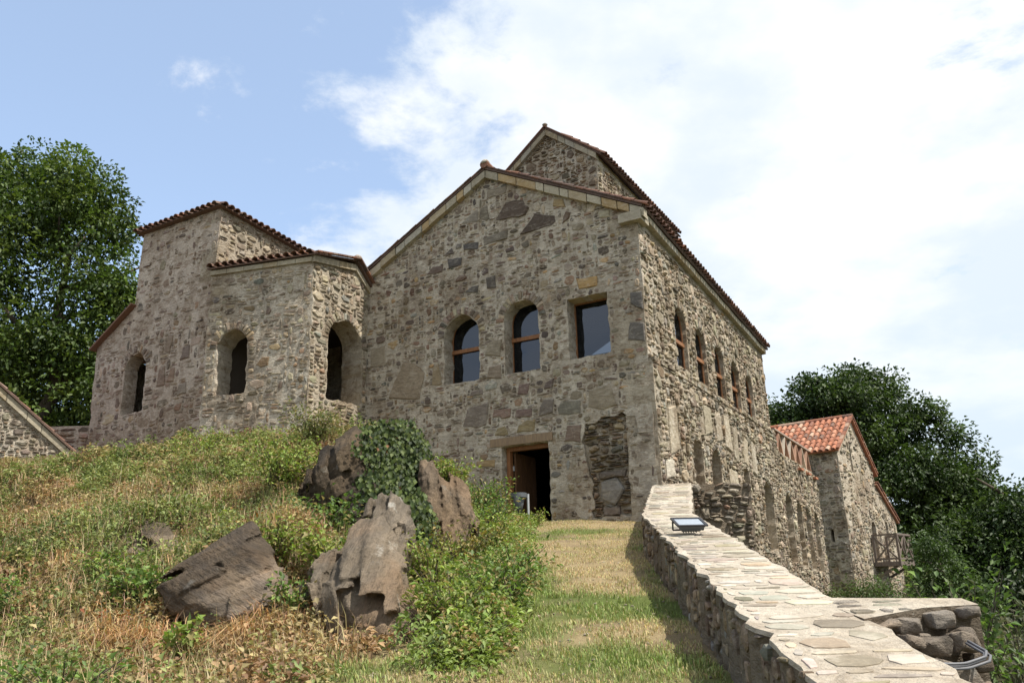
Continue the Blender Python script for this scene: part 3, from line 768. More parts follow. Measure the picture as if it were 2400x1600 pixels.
# rake cornice of cut blocks, and the eave cornice along the side
CORN = [(.42, .375, .285), (.37, .33, .25), (.46, .41, .31), (.40, .33, .22), (.43, .40, .33), (.42, .31, .17)]
for sx_ in (-1, 1):
    x = 0.0; end = 4.43
    while x < end - .05:
        L = min(float(rng.uniform(.22, .62)), end - x)
        if end - x - L < .15: L = end - x
        a, b = RIDGE_X + sx_ * (x + .012), RIDGE_X + sx_ * (x + L - .012)
        za, zb_ = 12.64 - abs(a - RIDGE_X) * .52, 12.64 - abs(b - RIDGE_X) * .52; d = -.13 - rng.uniform(0, .03); h = .21 + rng.uniform(-.015, .015)
        V = [(a, d, za - h), (b, d, zb_ - h), (b, d, zb_), (a, d, za), (a, .12, za - h), (b, .12, zb_ - h), (b, .12, zb_), (a, .12, za)]
        F = [(0, 1, 2, 3), (7, 6, 5, 4), (3, 2, 6, 7), (1, 0, 4, 5), (0, 3, 7, 4), (2, 1, 5, 6)]
        mk('cornice_block', V, F, M_FLAG, pal, np.array(CORN[int(rng.integers(6))]) * rng.uniform(.85, 1.05)); x += L
mb = MB()
ke = mb.box((CX - .42, -.20, 10.06), (CX + .16, .35, 10.30), (.36, .32, .25)); mb.build('kneeler_stone', M_FLAG, pal)
y = .37
while y < SL:
    L = float(rng.uniform(.4, .8)); y1 = min(y + L, SL + .02); z0, z1 = side_eave(y), side_eave(y1)
    x1 = CX + .14 + rng.uniform(-.01, .015)
    V = [(CX - .1, y, z0 - .24), (x1, y, z0 - .22), (x1, y1 - .012, z1 - .22), (CX - .1, y1 - .012, z1 - .24), (CX - .1, y, z0 - .02), (x1, y, z0 - .05), (x1, y1 - .012, z1 - .05), (CX - .1, y1 - .012, z1 - .02)]
    mk('eave_block', V, [(0, 3, 2, 1), (4, 5, 6, 7), (0, 1, 5, 4), (1, 2, 6, 5), (2, 3, 7, 6), (3, 0, 4, 7)], M_FLAG, pal, np.array(CORN[int(rng.integers(5))]) * .92); y = y1

# ---- clerestory above the ridge
KX0, KX1, KY0, KY1 = -2.60, .84, 3.75, 11.0
def kz(x): return 15.78 - abs(x - RIDGE_X) * .80
FK = Frame((0, KY0, 0), (1, 0, 0)); FKS = Frame((KX1, KY0, 0), (0, 1, 0))
k_out = [(KX0, 11.3), (KX1, 11.3), (KX1, kz(KX1)), (RIDGE_X, kz(RIDGE_X)), (KX0, kz(KX0))]
kfront = panel('clerestory_wall', FK, rough(k_out, .3, .01, rng), [], .5, M_MORT, pal)
lst = pack(FK, KX0, KX1, 12.6, 15.7, lambda u, v: in_poly(k_out, u, v) & (v < 15.78 - np.abs(u - RIDGE_X) * .8 - .12), PAL_DRY, rng, cell=.06, gap=.009, skip=.06, proud=(.02, .07), sizes=SZ, rotj=.09)
st.add(kfront, FK, lst, EYE_L, rng)
kside = panel('clerestory_side', FKS, rough([(0, 11.0), (KY1 - KY0, 10.6), (KY1 - KY0, kz(KX1)), (0, kz(KX1))], .4, .01, rng), [], .5, M_MORT_L, pal)
lst = pack(FKS, 0, KY1 - KY0, 12.0, kz(KX1) - .25, lambda u, v: (u > 0) & (u < KY1 - KY0), PAL_SIDE, rng, cell=.06, gap=.011, skip=.08, proud=(.02, .06), sizes=SZ, rotj=.1)
st.add(kside, FKS, lst, EYE_L, rng)
MB().box((KX0, KY1 - .5, 11), (KX1 - .5, KY1, 14.2)).box((KX0, KY0 + .5, 11), (KX0 + .4, KY1 - .5, 14.2)).build('clerestory_back', M_MORT, pal)
kroof = slab('clerestory_roof', [(RIDGE_X, KY0 - .14, 15.92), (KX1 + .2, KY0 - .14, 15.92 - (KX1 + .2 - RIDGE_X) * .8), (KX1 + .2, KY1 + .1, 15.92 - (KX1 + .2 - RIDGE_X) * .8), (RIDGE_X, KY1 + .1, 15.92)], .06, M_TILE, pal, (.09, .06, .048))
slab('clerestory_roof_slope', [(KX0 - .2, KY0 - .14, 15.92 - (RIDGE_X - KX0 + .2) * .8), (RIDGE_X, KY0 - .14, 15.921), (RIDGE_X, KY1 + .1, 15.921), (KX0 - .2, KY1 + .1, 15.92 - (RIDGE_X - KX0 + .2) * .8)], .06, M_TILE, pal, (.09, .06, .048))
tile_roof(kroof, (KX1 + .22, KY0 - .1, 15.925 - (KX1 + .22 - RIDGE_X) * .8), (0, 1, 0), (-1, 0, .8), KY1 - KY0 + .1, 2.1, 60, rng)
for sx_ in (-1, 1):
    x = 0.0; end = 1.72
    while x < end - .05:
        L = min(float(rng.uniform(.25, .55)), end - x)
        if end - x - L < .12: L = end - x
        a, b = RIDGE_X + sx_ * (x + .008), RIDGE_X + sx_ * (x + L - .008); za, zb_ = 15.84 - abs(a - RIDGE_X) * .8, 15.84 - abs(b - RIDGE_X) * .8; h = .2; d = KY0 - .12
        V = [(a, d, za - h), (b, d, zb_ - h), (b, d, zb_), (a, d, za), (a, d + .2, za - h), (b, d + .2, zb_ - h), (b, d + .2, zb_), (a, d + .2, za)]
        mk('cornice_block', V, [(0, 1, 2, 3), (7, 6, 5, 4), (3, 2, 6, 7), (1, 0, 4, 5), (0, 3, 7, 4), (2, 1, 5, 6)], M_FLAG, pal, np.array(CORN[int(rng.integers(5))]) * .8); x += L
mb = MB()
for i in range(8): mb.bar((RIDGE_X + i * .23, KY0 - .13, 15.935 - i * .184), (RIDGE_X + i * .23 + .25, KY0 - .13, 15.935 - i * .184 - .2), .1, .03, (.2, .10, .07)).bar((RIDGE_X - i * .23, KY0 - .13, 15.935 - i * .184), (RIDGE_X - i * .23 - .25, KY0 - .13, 15.935 - i * .184 - .2), .1, .03, (.2, .10, .07))
tag(mb.build('verge_tiles', M_TILE, kroof), None, None, None, 'stuff')
MB().lathe([(.0, .0), (.08, .01), (.09, .04), (.05, .08), (.0, .085)], 12, (RIDGE_X, KY0 - .1, 15.97), (.36, .34, .3)).build('finial', M_STONE, pal, True)

# ---- windows and door
def window(fr, outline, depth, bar_v, label, fw=.07, pane_in=.0):
    """wooden frame with pane and crossbar, set back in the opening"""
    w = thing('window', None, None); w.parent = pal; w.location = (0, 0, -2.4)
    if label: w['label'] = label
    P = np.array(outline); c = P.mean(0); hwid = np.abs(P - c).max(0); I = c + (P - c) * (1 - fw / hwid)
    n = len(P); V = np.concatenate([fr(P[:, 0], P[:, 1], np.full(n, -depth)), fr(I[:, 0], I[:, 1], np.full(n, -depth)), fr(I[:, 0], I[:, 1], np.full(n, -depth - .06))])
    F = []
    for i in range(n): j = (i + 1) % n; F += [(i, j, n + j, n + i), (n + i, n + j, 2 * n + j, 2 * n + i)]
    mk('frame', V, F, M_WOOD, w)
    mk('pane', fr(I[:, 0], I[:, 1], np.full(n, -depth - .03)), [tuple(range(n))], M_GLASS, w)
    if bar_v:
        u0, u1 = I[:, 0].min() - .03, I[:, 0].max() + .03; mb = MB()
        q = fr(np.array([u0, u1, u1, u0] * 2), np.array([bar_v - .05] * 2 + [bar_v + .05] * 2 + [bar_v - .05] * 2 + [bar_v + .05] * 2), np.array([-depth - .05] * 4 + [-depth + .035] * 4))
        mk('crossbar', q, [(4, 5, 6, 7), (0, 1, 5, 4), (3, 7, 6, 2)], M_WOOD, w)
    return w
window(FF, arch(-2.37, -1.17, 6.80, 8.72), .42, 7.80, 'arched window with wooden crossbar, left of the front pair')
window(FF, arch(-.50, .61, 6.80, 8.78), .42, 7.82, 'arched window with wooden crossbar, right of the front pair')
window(FF, rect(1.32, 2.49, 6.90, 8.50), .42, None, 'square-headed window beside the corner')
for w in up_w: window(FS, arch(w[0] - .05, w[1] + .05, w[2] - .05, w[3] + .05), .11, w[2] + .72, None, .09)
# stone lintel over the square window, timber lintel over the door
MB().box((1.20, .02, 8.47), (2.52, .7, 8.62), (.45, .36, .22)).build('window_lintel', M_FLAG, pal)
mk('door_lintel', *(lambda m: (np.concatenate(m.V), m.F))(MB().box((-.92, -.035, 5.03), (.82, .55, 5.23))), M_TANWOOD, pal)
door = thing('door', None, None); door.parent = pal; door.location = (0, 0, -2.4); door['label'] = 'open wooden door with timber frame'
mb = MB(); mb.box((-.60, .22, 3.02), (-.50, .36, 4.92)); mb.box((-.60, .22, 4.92), (.69, .36, 5.02)); mb.box((.62, .22, 3.02), (.69, .36, 4.92)); mb.build('door_frame', M_WOOD, door)
for i in range(4):
    MB().box((-.49 - .02 * (i % 2) * .2, .40 + i * .26, 3.08), (-.44, .40 + i * .26 + .252, 4.90)).build('plank', M_DOORWOOD, door)
for hz in (4.45, 3.4): MB().box((-.52, .345, hz), (-.46, .372, hz + .12)).build('hinge', M_GALV, door)
MB().box((-.75, -.28, 2.95), (1.0, .5, 3.06), (.33, .28, .21)).build('threshold', M_STONE, pal)
# zigzag parapet of leaning tiles on the low side wall
mb = MB()
zz = tag(mk('zigzag_parapet', *(lambda m: (np.concatenate(m.V), m.F))(MB().box((CX - .55, 12.1, 5.80), (CX + .06, 18.3, 5.98))), M_MORT_L, pal))
BRK = [(.40, .24, .16), (.34, .19, .13), (.46, .37, .28), (.48, .42, .34)]
for i in range(6):
    s = 12.4 + i * 1.0
    for a, b in (((s, 5.98), (s + .46, 6.80)), ((s + .96, 5.98), (s + .50, 6.80))):
        MB().bar((CX - .06, a[0], a[1]), (CX - .06, b[0], b[1]), .22, .08, BRK[int(rng.integers(4))]).build('leaning_tile', M_TILE, zz)
MB().box((CX - .2, 12.2, 6.82), (CX + .08, 18.45, 6.88), (.34, .26, .21)).build('coping', M_TILE, zz)
for s in (15.2, 16.6, 18.0): MB().box((CX, s, 5.72 - .02 * (s - 15)), (CX + .26, s + .5, 5.80 - .02 * (s - 15)), (.44, .18, .10)).build('brick_corbel', M_TILE, zz)
st.build(300, rng)

# ------------------------------------------------------------------ left annex: tower, lean-to and projecting bay
LX0, LS = -12.7, -3.0
o = Matrix.Rotation(AZ, 3, 'Z') @ Vector((-9.5, -2.0, 0))
ann = thing('arcaded_annex', 'lower rubble stone annex with squat tower and three arched openings, left of the palace', 'building', (P0[0], P0[1], 0), AZ, zb=5.0)
sa = Stones(); rng = np.random.default_rng(23)
FA = Frame((0, LS, 0), (1, 0, 0))
TZ = 12.22
a_out = [(LX0, 4.4), (-7.9, 4.4), (-7.88, TZ), (-11.2, TZ), (-11.28, 9.85), (-12.85, 8.92)]
AW = arch(-11.40, -10.47, 6.68, 8.44)
awall = panel('tower_wall', FA, rough(a_out, .3, .02, rng), [rough(AW, .12, .02, rng)], .42, M_MORT_P, ann)
def keep_a(u, v): return np.where(v > 8.8, .55, .9)
sp_a = [([(-9.9, 7.3), (-9.85, 7.8), (-9.65, 7.85), (-9.6, 7.3)], (.24, .175, .135), .035), ([(-9.45, 7.35), (-9.4, 7.75), (-9.2, 7.75), (-9.2, 7.35)], (.27, .19, .14), .03), ([(-9.0, 7.9), (-8.95, 8.25), (-8.7, 8.3), (-8.65, 7.95)], (.20, .155, .13), .035), ([(-9.75, 8.3), (-9.6, 8.75), (-9.4, 8.7), (-9.5, 8.2)], (.27, .21, .16), .03), ([(-9.0, 6.9), (-9.0, 7.2), (-8.7, 7.25), (-8.65, 6.95)], (.25, .21, .17), .03)]
lst = pack(FA, LX0, -7.9, 5.0, TZ, lambda u, v: in_poly(a_out, u, v) & ~in_poly(grow(AW, .04), u, v) & ~(in_poly(grow(AW, .24), u, v) & (v > 7.98)), PAL_PINK, rng, cell=.05, gap=.012, skip=.18, proud=(.004, .028), keep=keep_a, sizes=FSZ, specials=sp_a)
lst += ring_stones(-11.40, -10.47, 8.44, rng, PAL_PINK)
EYE_A = EYE_L
sa.add(awall, FA, lst[:len(sp_a)], EYE_A, rng, mat=M_STONE_D); sa.add(awall, FA, lst[len(sp_a):], EYE_A, rng)
FTS = Frame((-7.88, LS, 0), (0, 1, 0))
tside = panel('tower_side', FTS, rough([(0, 9.6), (3.2, 9.6), (3.2, TZ - .25), (0, TZ)], .3, .015, rng), [], .6, M_MORT_L, ann)
lst = pack(FTS, 0, 3.2, 9.9, TZ - .08, lambda u, v: (u > .01) & (u < 3.2) & (v < TZ - .07 - .08 * u), PAL_SIDE, rng, cell=.055, gap=.012, skip=.12, proud=(.015, .05), sizes=SZ, rotj=.08)
sa.add(tside, FTS, lst, EYE_A, rng)
MB().box((-11.2, LS + 3.0, 5), (-8.48, LS + 3.4, TZ - .3)).box((-11.2, LS + .76, 8.6), (-10.8, LS + 3.0, TZ - .1)).build('tower_back', M_MORT, ann)
MB().box((LX0 - .1, LS + .76, 4.4), (LX0 + .4, LS + 5, 8.6)).box((LX0 + .4, LS + 4.6, 4.4), (-5.37, LS + 5, 9.4)).build('back_walls', M_MORT, ann)
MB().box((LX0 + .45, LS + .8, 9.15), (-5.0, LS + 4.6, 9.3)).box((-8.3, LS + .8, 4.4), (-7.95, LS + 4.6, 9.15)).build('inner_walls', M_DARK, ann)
# hipped tower roof
tr = MB(); cxr, cyr = -9.54, LS + 1.55; x0, x1, y0, y1 = -11.36, -7.72, LS - .17, LS + 3.3
trf = mk('tower_roof', [(x0, y0, TZ + .02), (x1, y0, TZ + .02), (x1, y1, TZ - .24), (x0, y1, TZ - .24), (cxr, cyr, TZ + .62), (x0, y0, TZ - .01), (x1, y0, TZ - .01), (x1, y1, TZ - .27), (x0, y1, TZ - .27)],
         [(0, 1, 4), (1, 2, 4), (2, 3, 4), (3, 0, 4), (0, 5, 6, 1), (1, 6, 7, 2), (2, 7, 8, 3), (3, 8, 5, 0), (5, 8, 7, 6)], M_TILE, ann, (.11, .07, .055))
tile_roof(trf, (x0, y0 - .03, TZ - .0), (1, 0, 0), (0, 1, .33), x1 - x0, .5, 40, rng)
tile_roof(trf, (x1 + .03, y0, TZ - .0), (0, 1, -.075), (-1, 0, .33), y1 - y0, .5, 40, rng)
# lean-to roof at the left
lroof = slab('lean_to_roof', [(-12.98, LS - .18, 8.86), (-11.22, LS - .18, 9.98), (-11.22, LS + 4.9, 9.98), (-12.98, LS + 4.9, 8.86)], .05, M_TILE, ann, (.18, .095, .065))
# projecting bay
FB = Frame((-4.95, -2.28, 0), (.9703, .2419, 0))
BZ = 10.28
BW = arch(-2.78, -1.84, 6.72, 8.5)
b_out = [(-3.14, 4.2), (0, 4.2), (0, BZ), (-3.14, BZ)]
bwall = panel('bay_wall', FB, rough(b_out, .3, .018, rng), [rough(BW, .12, .02, rng)], .7, M_MORT, ann)
def keep_b(u, v): return np.where(v < 6.5, .7, .95)
lst = pack(FB, -3.12, 0, 4.9, BZ, lambda u, v: (u < -.01) & ~in_poly(grow(BW, .04), u, v) & ~(in_poly(grow(BW, .22), u, v) & (v > 8.03)) & (v < BZ - .16), PAL_BLOCK, rng, cell=.05, gap=.011, skip=.15, proud=(.005, .03), keep=keep_b, sizes=FSZ)
lst += ring_stones(-2.78, -1.84, 8.5, rng, PAL_BLOCK)
sa.add(bwall, FB, lst, EYE_A, rng)
FBS = Frame((-4.95, -2.28, 0), (0, 1, 0))
bs_out = [(0.0, 4.2), (2.3, 4.2), (2.3, 10.02), (1.62, 10.56), (0, BZ)]
BA = arch(.68, 2.05, 6.55, 8.86)
bside = panel('bay_side', FBS, rough(bs_out, .3, .015, rng), [rough(BA, .12, .02, rng)], .7, M_MORT_L, ann)
lst = pack(FBS, 0, 2.28, 4.9, 10.5, lambda u, v: in_poly(bs_out, u, v) & ~in_poly(grow(BA, .04), u, v) & ~(in_poly(grow(BA, .24), u, v) & (v > 8.17)) & (v < 10.1 + .15 * u) & (u > .01), PAL_SIDE, rng, cell=.055, gap=.011, skip=.08, proud=(.015, .05), rotj=.12)
lst += ring_stones(.68, 2.05, 8.86, rng, PAL_SIDE)
sa.add(bside, FBS, lst, EYE_A, rng)
# bay roof: slope towards the front, tiles over the front eave
bl = FB(np.array([-3.2]), np.array([BZ + .06]), np.array([.14]))[0]; br = FB(np.array([.12]), np.array([BZ + .06]), np.array([.14]))[0]
rb = (-4.82, -.62, 10.74); lb = (-8.0, -1.3, 10.74)
broof = slab('bay_roof', [tuple(bl), tuple(br), rb, lb], .04, M_TILE, ann, (.11, .07, .055))
slab('bay_roof_back', [lb, rb, (-4.82, .04, 10.16), (-8.0, .04, 10.16)], .07, M_TILE, ann, (.11, .07, .055))
d_al = Vector(br) - Vector(bl); d_up = Vector(rb) - Vector(br); d_up -= d_up.project(d_al)
tile_roof(broof, tuple(bl - np.array([0, .0, -.005])), d_al, d_up, d_al.length, 1.5, 60, rng, sp=.235)
mb = MB()
for i in range(9):
    t = i / 9; t2 = (i + 1) / 9 - .01
    p, q = Vector(br).lerp(Vector(rb), t), Vector(br).lerp(Vector(rb), t2); mb.bar(p + Vector((.05, 0, .03)), q + Vector((.05, 0, .03)), .12, .04, OLD_COLS[int(rng.integers(6))])
for i in range(4):
    t = i / 4; t2 = (i + 1) / 4 - .01
    p, q = Vector(rb).lerp(Vector((-4.82, .04, 10.16)), t), Vector(rb).lerp(Vector((-4.82, .04, 10.16)), t2); mb.bar(p + Vector((.05, 0, .03)), q + Vector((.05, 0, .03)), .12, .04, OLD_COLS[int(rng.integers(6))])
tag(mb.build('verge_tiles', M_TILE, broof), None, None, None, 'stuff')
MB().lathe([(.0, .0), (.12, .01), (.12, .08), (.06, .13), (.0, .13)], 10, (-4.86, -.62, 10.76), (.5, .45, .4)).build('ridge_end', M_STONE, broof, True)
# cornice strips under the bay eaves
def strip(fr, u0, u1, v0f, v1f, d, name, parent, n0=.3):
    u = u0
    while u < u1 - .02:
        L = min(float(rng.uniform(n0, n0 * 2)), u1 - u); a, b = u + .006, u + L - .006
        U_ = np.array([a, b, b, a] * 2); Vv = np.array([v0f(a), v0f(b), v1f(b), v1f(a)] * 2); Dd = np.array([-.1] * 4 + [d] * 4)
        mk(name, fr(U_, Vv, Dd), [(4, 5, 6, 7), (0, 1, 5, 4), (1, 2, 6, 5), (2, 3, 7, 6), (3, 0, 4, 7)], M_FLAG, parent, np.array(CORN[int(rng.integers(5))]) * .9); u += L
strip(FB, -3.14, 0.0, lambda u: BZ - .13, lambda u: BZ + .0, .07, 'cornice_block', ann)
strip(FBS, -.05, 1.62, lambda u: 10.14 + .17 * u, lambda u: 10.32 + .17 * u, .08, 'cornice_block', ann)
strip(FBS, 1.63, 2.28, lambda u: 10.44 - .8 * (u - 1.62), lambda u: 10.60 - .8 * (u - 1.62), .08, 'cornice_block', ann)
sa.build(300, rng)

# ------------------------------------------------------------------ tower house on the right
TO = (13.94, 35.78); TR = math.radians(-40)
tow = thing('tower_house', 'small gabled stone house with red tile roof and wooden balcony, right of the palace', 'building', (TO[0], TO[1], 0), TR, zb=.5)
EYE_T = to_local(EYE, TO, TR); rng = np.random.default_rng(37); stt = Stones()
FT1 = Frame((0, 0, 0), (1, 0, 0)); FT2 = Frame((0, 0, 0), (0, 1, 0))
SW = rect(-.75, -.50, 3.25, 3.75)
t1 = panel('shaded_wall', FT1, rough([(-6, .3), (0, .3), (0, 7.12), (-6, 7.12)], .4, .015, rng), [rough(SW, .1, .012, rng)], .6, M_MORT, tow)
lst = pack(FT1, -3.4, 0, 1.0, 7.0, lambda u, v: (u < -.01) & ~in_poly(grow(SW, .05), u, v), PAL_GREY, rng, cell=.075, gap=.013, skip=.10, proud=(.015, .06), sizes=SZ)
stt.add(t1, FT1, lst, EYE_T, rng)
g_out = [(0, .3), (6.85, .3), (6.85, 4.3), (4.5, 5.85), (4.5, 6.42), (2.25, 8.72), (0, 7.12)]
GW = [rect(1.55, 1.8, 6.3, 7.5), arch(3.1, 3.75, 2.45, 4.2), arch(5.15, 5.55, 3.1, 4.3)]
t2 = panel('gable_wall', FT2, rough(g_out, .4, .015, rng), [rough(h, .12, .015, rng) for h in GW], .6, M_MORT_W, tow)
lst = pack(FT2, 0, 6.8, .8, 8.7, lambda u, v: in_poly(g_out, u, v) & ~in_poly(grow(GW[0], .05), u, v) & ~in_poly(grow(GW[1], .05), u, v) & ~in_poly(grow(GW[2], .05), u, v) & (u > .01) & (v < 8.55 - np.abs(u - 2.25) * .72), PAL_SIDE, rng, cell=.075, gap=.013, skip=.14, proud=(.015, .06), sizes=SZ,
           keep=lambda u, v: np.where(v > 4.6, .62, 1.0))
stt.add(t2, FT2, lst, EYE_T, rng)
MB().box((-6, 4.0, .3), (-.62, 4.5, 6.3)).box((-6, .62, .3), (-5.6, 4.0, 7)).box((-6, 6.4, .3), (-.62, 6.85, 4.2)).build('rear_walls', M_MORT, tow)
troof = slab('roof', [(-6.3, -.22, 7.08), (.14, -.22, 7.08), (.14, 2.25, 8.86), (-6.3, 2.25, 8.86)], .08, M_TILE, tow, (.33, .13, .075))
slab('rear_roof', [(-6.3, 2.25, 8.861), (.14, 2.25, 8.861), (.14, 4.72, 6.36), (-6.3, 4.72, 6.36)], .08, M_TILE, tow, (.33, .13, .075))
slab('lean_to_roof', [(-6.3, 4.5, 6.0), (.12, 4.5, 6.0), (.12, 7.05, 4.32), (-6.3, 7.05, 4.32)], .1, M_TILE, tow, (.30, .14, .09))
upv = Vector((0, 2.47, 1.78)); tile_roof(troof, (-6.28, -.26, 7.09), (1, 0, 0), upv, 6.4, upv.length, 260, rng, sp=.265, ex=.36, old=False)
mb = MB()
for i in range(15): mb.tube([(.16 - i * .44, 2.25, 8.87), (.16 - (i + 1) * .44 - .03, 2.25, 8.885)], [.12, .10], 10, TILE_COLS[int(rng.integers(6))])
tag(mb.build('ridge_tiles', M_TILE, troof), None, None, None, 'stuff')
mb = MB()
for a, b, n in (((.10, -.2, 7.15), (.10, 2.25, 8.92), 8), ((.10, 2.25, 8.92), (.10, 4.72, 6.42), 9), ((.09, 4.5, 6.06), (.09, 7.05, 4.38), 8)):
    for i in range(n): mb.bar(Vector(a).lerp(Vector(b), i / n), Vector(a).lerp(Vector(b), (i + 1) / n - .01), .16, .05, np.array(TILE_COLS[int(rng.integers(6))]) * .8)
tag(mb.build('verge_tiles', M_TILE, troof), None, None, None, 'stuff')
stt.build(160, rng)
# balcony on the gable side
bal = mk('balcony', *(lambda m: (np.concatenate(m.V), m.F))(MB().box((.02, 2.7, 2.22), (1.15, 4.7, 2.40))), M_OLDWOOD, tow)
bal['label'] = 'weathered wooden balcony with crossed railing'
x1 = 1.10
for p in ((x1, 2.75), (x1, 3.7), (x1, 4.65), (.1, 2.75), (.1, 4.65)): MB().bar((p[0], p[1], 2.4), (p[0], p[1], 3.55), .09).build('post', M_OLDWOOD, bal)
for a, b in (((.05, 2.75, 3.55), (x1 + .05, 2.75, 3.55)), ((x1, 2.68, 3.56), (x1, 4.72, 3.56)), ((.05, 4.65, 3.55), (x1 + .05, 4.65, 3.55)), ((x1, 2.68, 2.52), (x1, 4.72, 2.52)), ((.05, 2.75, 2.52), (x1, 2.75, 2.52))): MB().bar(a, b, .08).build('rail', M_OLDWOOD, bal)
for a, b in (((.1, 2.74, 2.45), (x1, 2.74, 3.5)), ((.1, 2.76, 3.5), (x1, 2.76, 2.45)), ((x1, 2.75, 2.5), (x1, 3.7, 3.5)), ((x1 + .02, 2.75, 3.5), (x1 + .02, 3.7, 2.5)), ((x1, 3.7, 2.5), (x1, 4.65, 3.5)), ((x1 + .02, 3.7, 3.5), (x1 + .02, 4.65, 2.5))): MB().bar(a, b, .06).build('brace', M_OLDWOOD, bal)
for y in (2.9, 4.5): MB().bar((.0, y, 1.7), (.95, y, 2.22), .1).build('bracket', M_OLDWOOD, bal)

# ------------------------------------------------------------------ low hut at the far left and the rubble wall behind it
rng = np.random.default_rng(41); HO = (-10.85, 20.0); HR = math.radians(36)
hut = thing('stone_hut', 'low grey stone hut with sloping tiled verge at the far left edge', 'building', (HO[0], HO[1], 0), HR, zb=4.3)
EYE_H = to_local(EYE, HO, HR); sh = Stones()
FH = Frame((0, 0, 0), (1, 0, 0))
def zv(u): return 5.16 - .845 * u if u > -3.4 else 5.16 + .845 * 3.4 + .845 * (u + 3.4)
h_out = [(-7, 4.0), (.1, 4.0), (.1, zv(.1)), (-3.4, zv(-3.4)), (-7, zv(-7))]
hw_ = panel('gable_wall', FH, rough(h_out, .3, .015, rng), [], .5, M_MORT, hut)
lst = pack(FH, -4.6, .1, 4.4, 7.9, lambda u, v: in_poly(h_out, u, v) & (v < 5.16 - .845 * u - .26), PAL_GREY, rng, cell=.042, gap=.008, skip=.08, proud=(.015, .05), sizes=SZ)
sh.add(hw_, FH, lst, EYE_H, rng); sh.build(140, rng)
strip(FH, -3.4, .14, lambda u: zv(u) - .20, lambda u: zv(u) - .01, .09, 'verge_stone', hut)
hr_ = slab('roof', [(-3.4, -.14, zv(-3.4) + .06), (.3, -.14, zv(.3) + .06), (.3, 6, zv(.3) + .06), (-3.4, 6, zv(-3.4) + .06)], .04, M_TILE, hut, (.10, .065, .05))
slab('rear_roof', [(-7.2, -.14, zv(-7.2) + .06), (-3.4, -.14, zv(-3.4) + .061), (-3.4, 6, zv(-3.4) + .061), (-7.2, 6, zv(-7.2) + .06)], .06, M_TILE, hut, (.26, .12, .08))
tile_roof(hr_, (.32, .14, zv(.32) + .05), (0, 1, 0), (-1, 0, .845), 5.8, 4.7, 24, rng)
rw = mk('rubble_wall', *(lambda m: (np.concatenate(m.V), m.F))(MB().box((-14.6, 24.0, 5.2), (-12.35, 24.5, 6.45)).box((-13.8, 24.01, 6.4), (-12.5, 24.45, 6.62))), M_MORT_P)
tag(rw, 'low pinkish rubble wall between the hut and the annex', 'wall')
FRW = Frame((-14.6, 24.0, 0), (1, 0, 0))
for poly, pr, c in pack(FRW, 0, 2.2, 5.6, 6.6, lambda u, v: v < 6.55, PAL_PINK, rng, cell=.09, gap=.012, skip=.1, proud=(.02, .07), sizes=SZ):
    V, F = stone_geo(poly, FRW, pr, rng); mk('stone', V, F, M_STONE, rw, c * np.array([1.0, .9, .92]))
# ------------------------------------------------------------------ parapet wall beside the path
rng = np.random.default_rng(53)
SEC = np.array([(1.10, 1.0, 1.80, 1.05, .70), (1.31, 4.0, 1.99, 4.07, 1.19), (1.92, 12.85, 2.66, 12.80, 2.66), (3.02, 18.38, 3.80, 18.15, 3.76)])
UL = np.concatenate([[0], np.cumsum(np.hypot(np.diff(SEC[:, 0]), np.diff(SEC[:, 1])))])
def sec_at(u): return [np.interp(u, UL, SEC[:, k]) for k in range(5)]
WO = np.array([1.65, 4.0, .6])
class CapFrame:
    """u along the wall away from the camera, v across from right edge to left edge, d up"""
    N = np.array([0, 0, 1.])
    def __call__(s, u, v, d):
        u = np.asarray(u, float); v = np.asarray(v, float); lx, ly, rx, ry, z = sec_at(u); t = v / .72
        return np.stack([rx + (lx - rx) * t, ry + (ly - ry) * t, z + d], -1) - WO
par = thing('parapet_wall', 'low rubble parapet wall with pale flagstone top climbing beside the path', 'wall', tuple(WO))
us = np.arange(0, UL[-1] + .001, .14); lx, ly, rx, ry, z = sec_at(us); n = len(us)
jl, jr = rng.normal(0, .016, n), rng.normal(0, .016, n)
ring = np.stack([np.stack([lx + jl - .03, ly, z - 1.6], -1), np.stack([lx + jl, ly, z - .01], -1), np.stack([rx + jr, ry, z - .01], -1), np.stack([rx + jr + .05, ry, z - 2.6], -1)], 1) - WO
V = ring.reshape(-1, 3); F = []
for i in range(n - 1):
    for k in range(3): F.append((i * 4 + k, i * 4 + k + 1, i * 4 + 5 + k, i * 4 + 4 + k))
F += [(0, 3, 2, 1), tuple((n - 1) * 4 + k for k in range(4))]
core = mk('wall_core', V, F, M_MORT_D, par)
cap = np.stack([np.stack([lx + jl - .015, ly, z - .03], -1), np.stack([lx + jl - .01, ly, z - .004], -1), np.stack([rx + jr + .01, ry, z - .004], -1), np.stack([rx + jr + .015, ry, z - .03], -1)], 1) - WO
cap = mk('cap_mortar', cap.reshape(-1, 3), F[:-2], M_CAP, par)
CF = CapFrame(); sp = Stones(); EYE_W = EYE - WO
PAL_CAP = [(4, (.54, .485, .395)), (4, (.50, .445, .36)), (2.5, (.43, .37, .285)), (1.2, (.33, .27, .195)), (2, (.58, .53, .445)), (1, (.47, .385, .265))]
lst = pack(CF, 0, UL[-1] - .02, 0.0, .74, lambda u, v: (u > .02) & (v > .0) & (v < .73), PAL_CAP, rng, cell=.05, gap=.016, skip=.10, proud=(.001, .004), rotj=.14, wave=.0,
           sizes=[(3, (2, 4), (4, 7)), (3, (3, 5), (5, 9)), (2, (4, 6), (5, 8)), (1.5, (2, 3), (2, 4)), (1, (2, 3), (7, 11))])
sp.add(cap, CF, lst, EYE_W, rng, ch=.006, sink=.02, mat=M_FLAG)
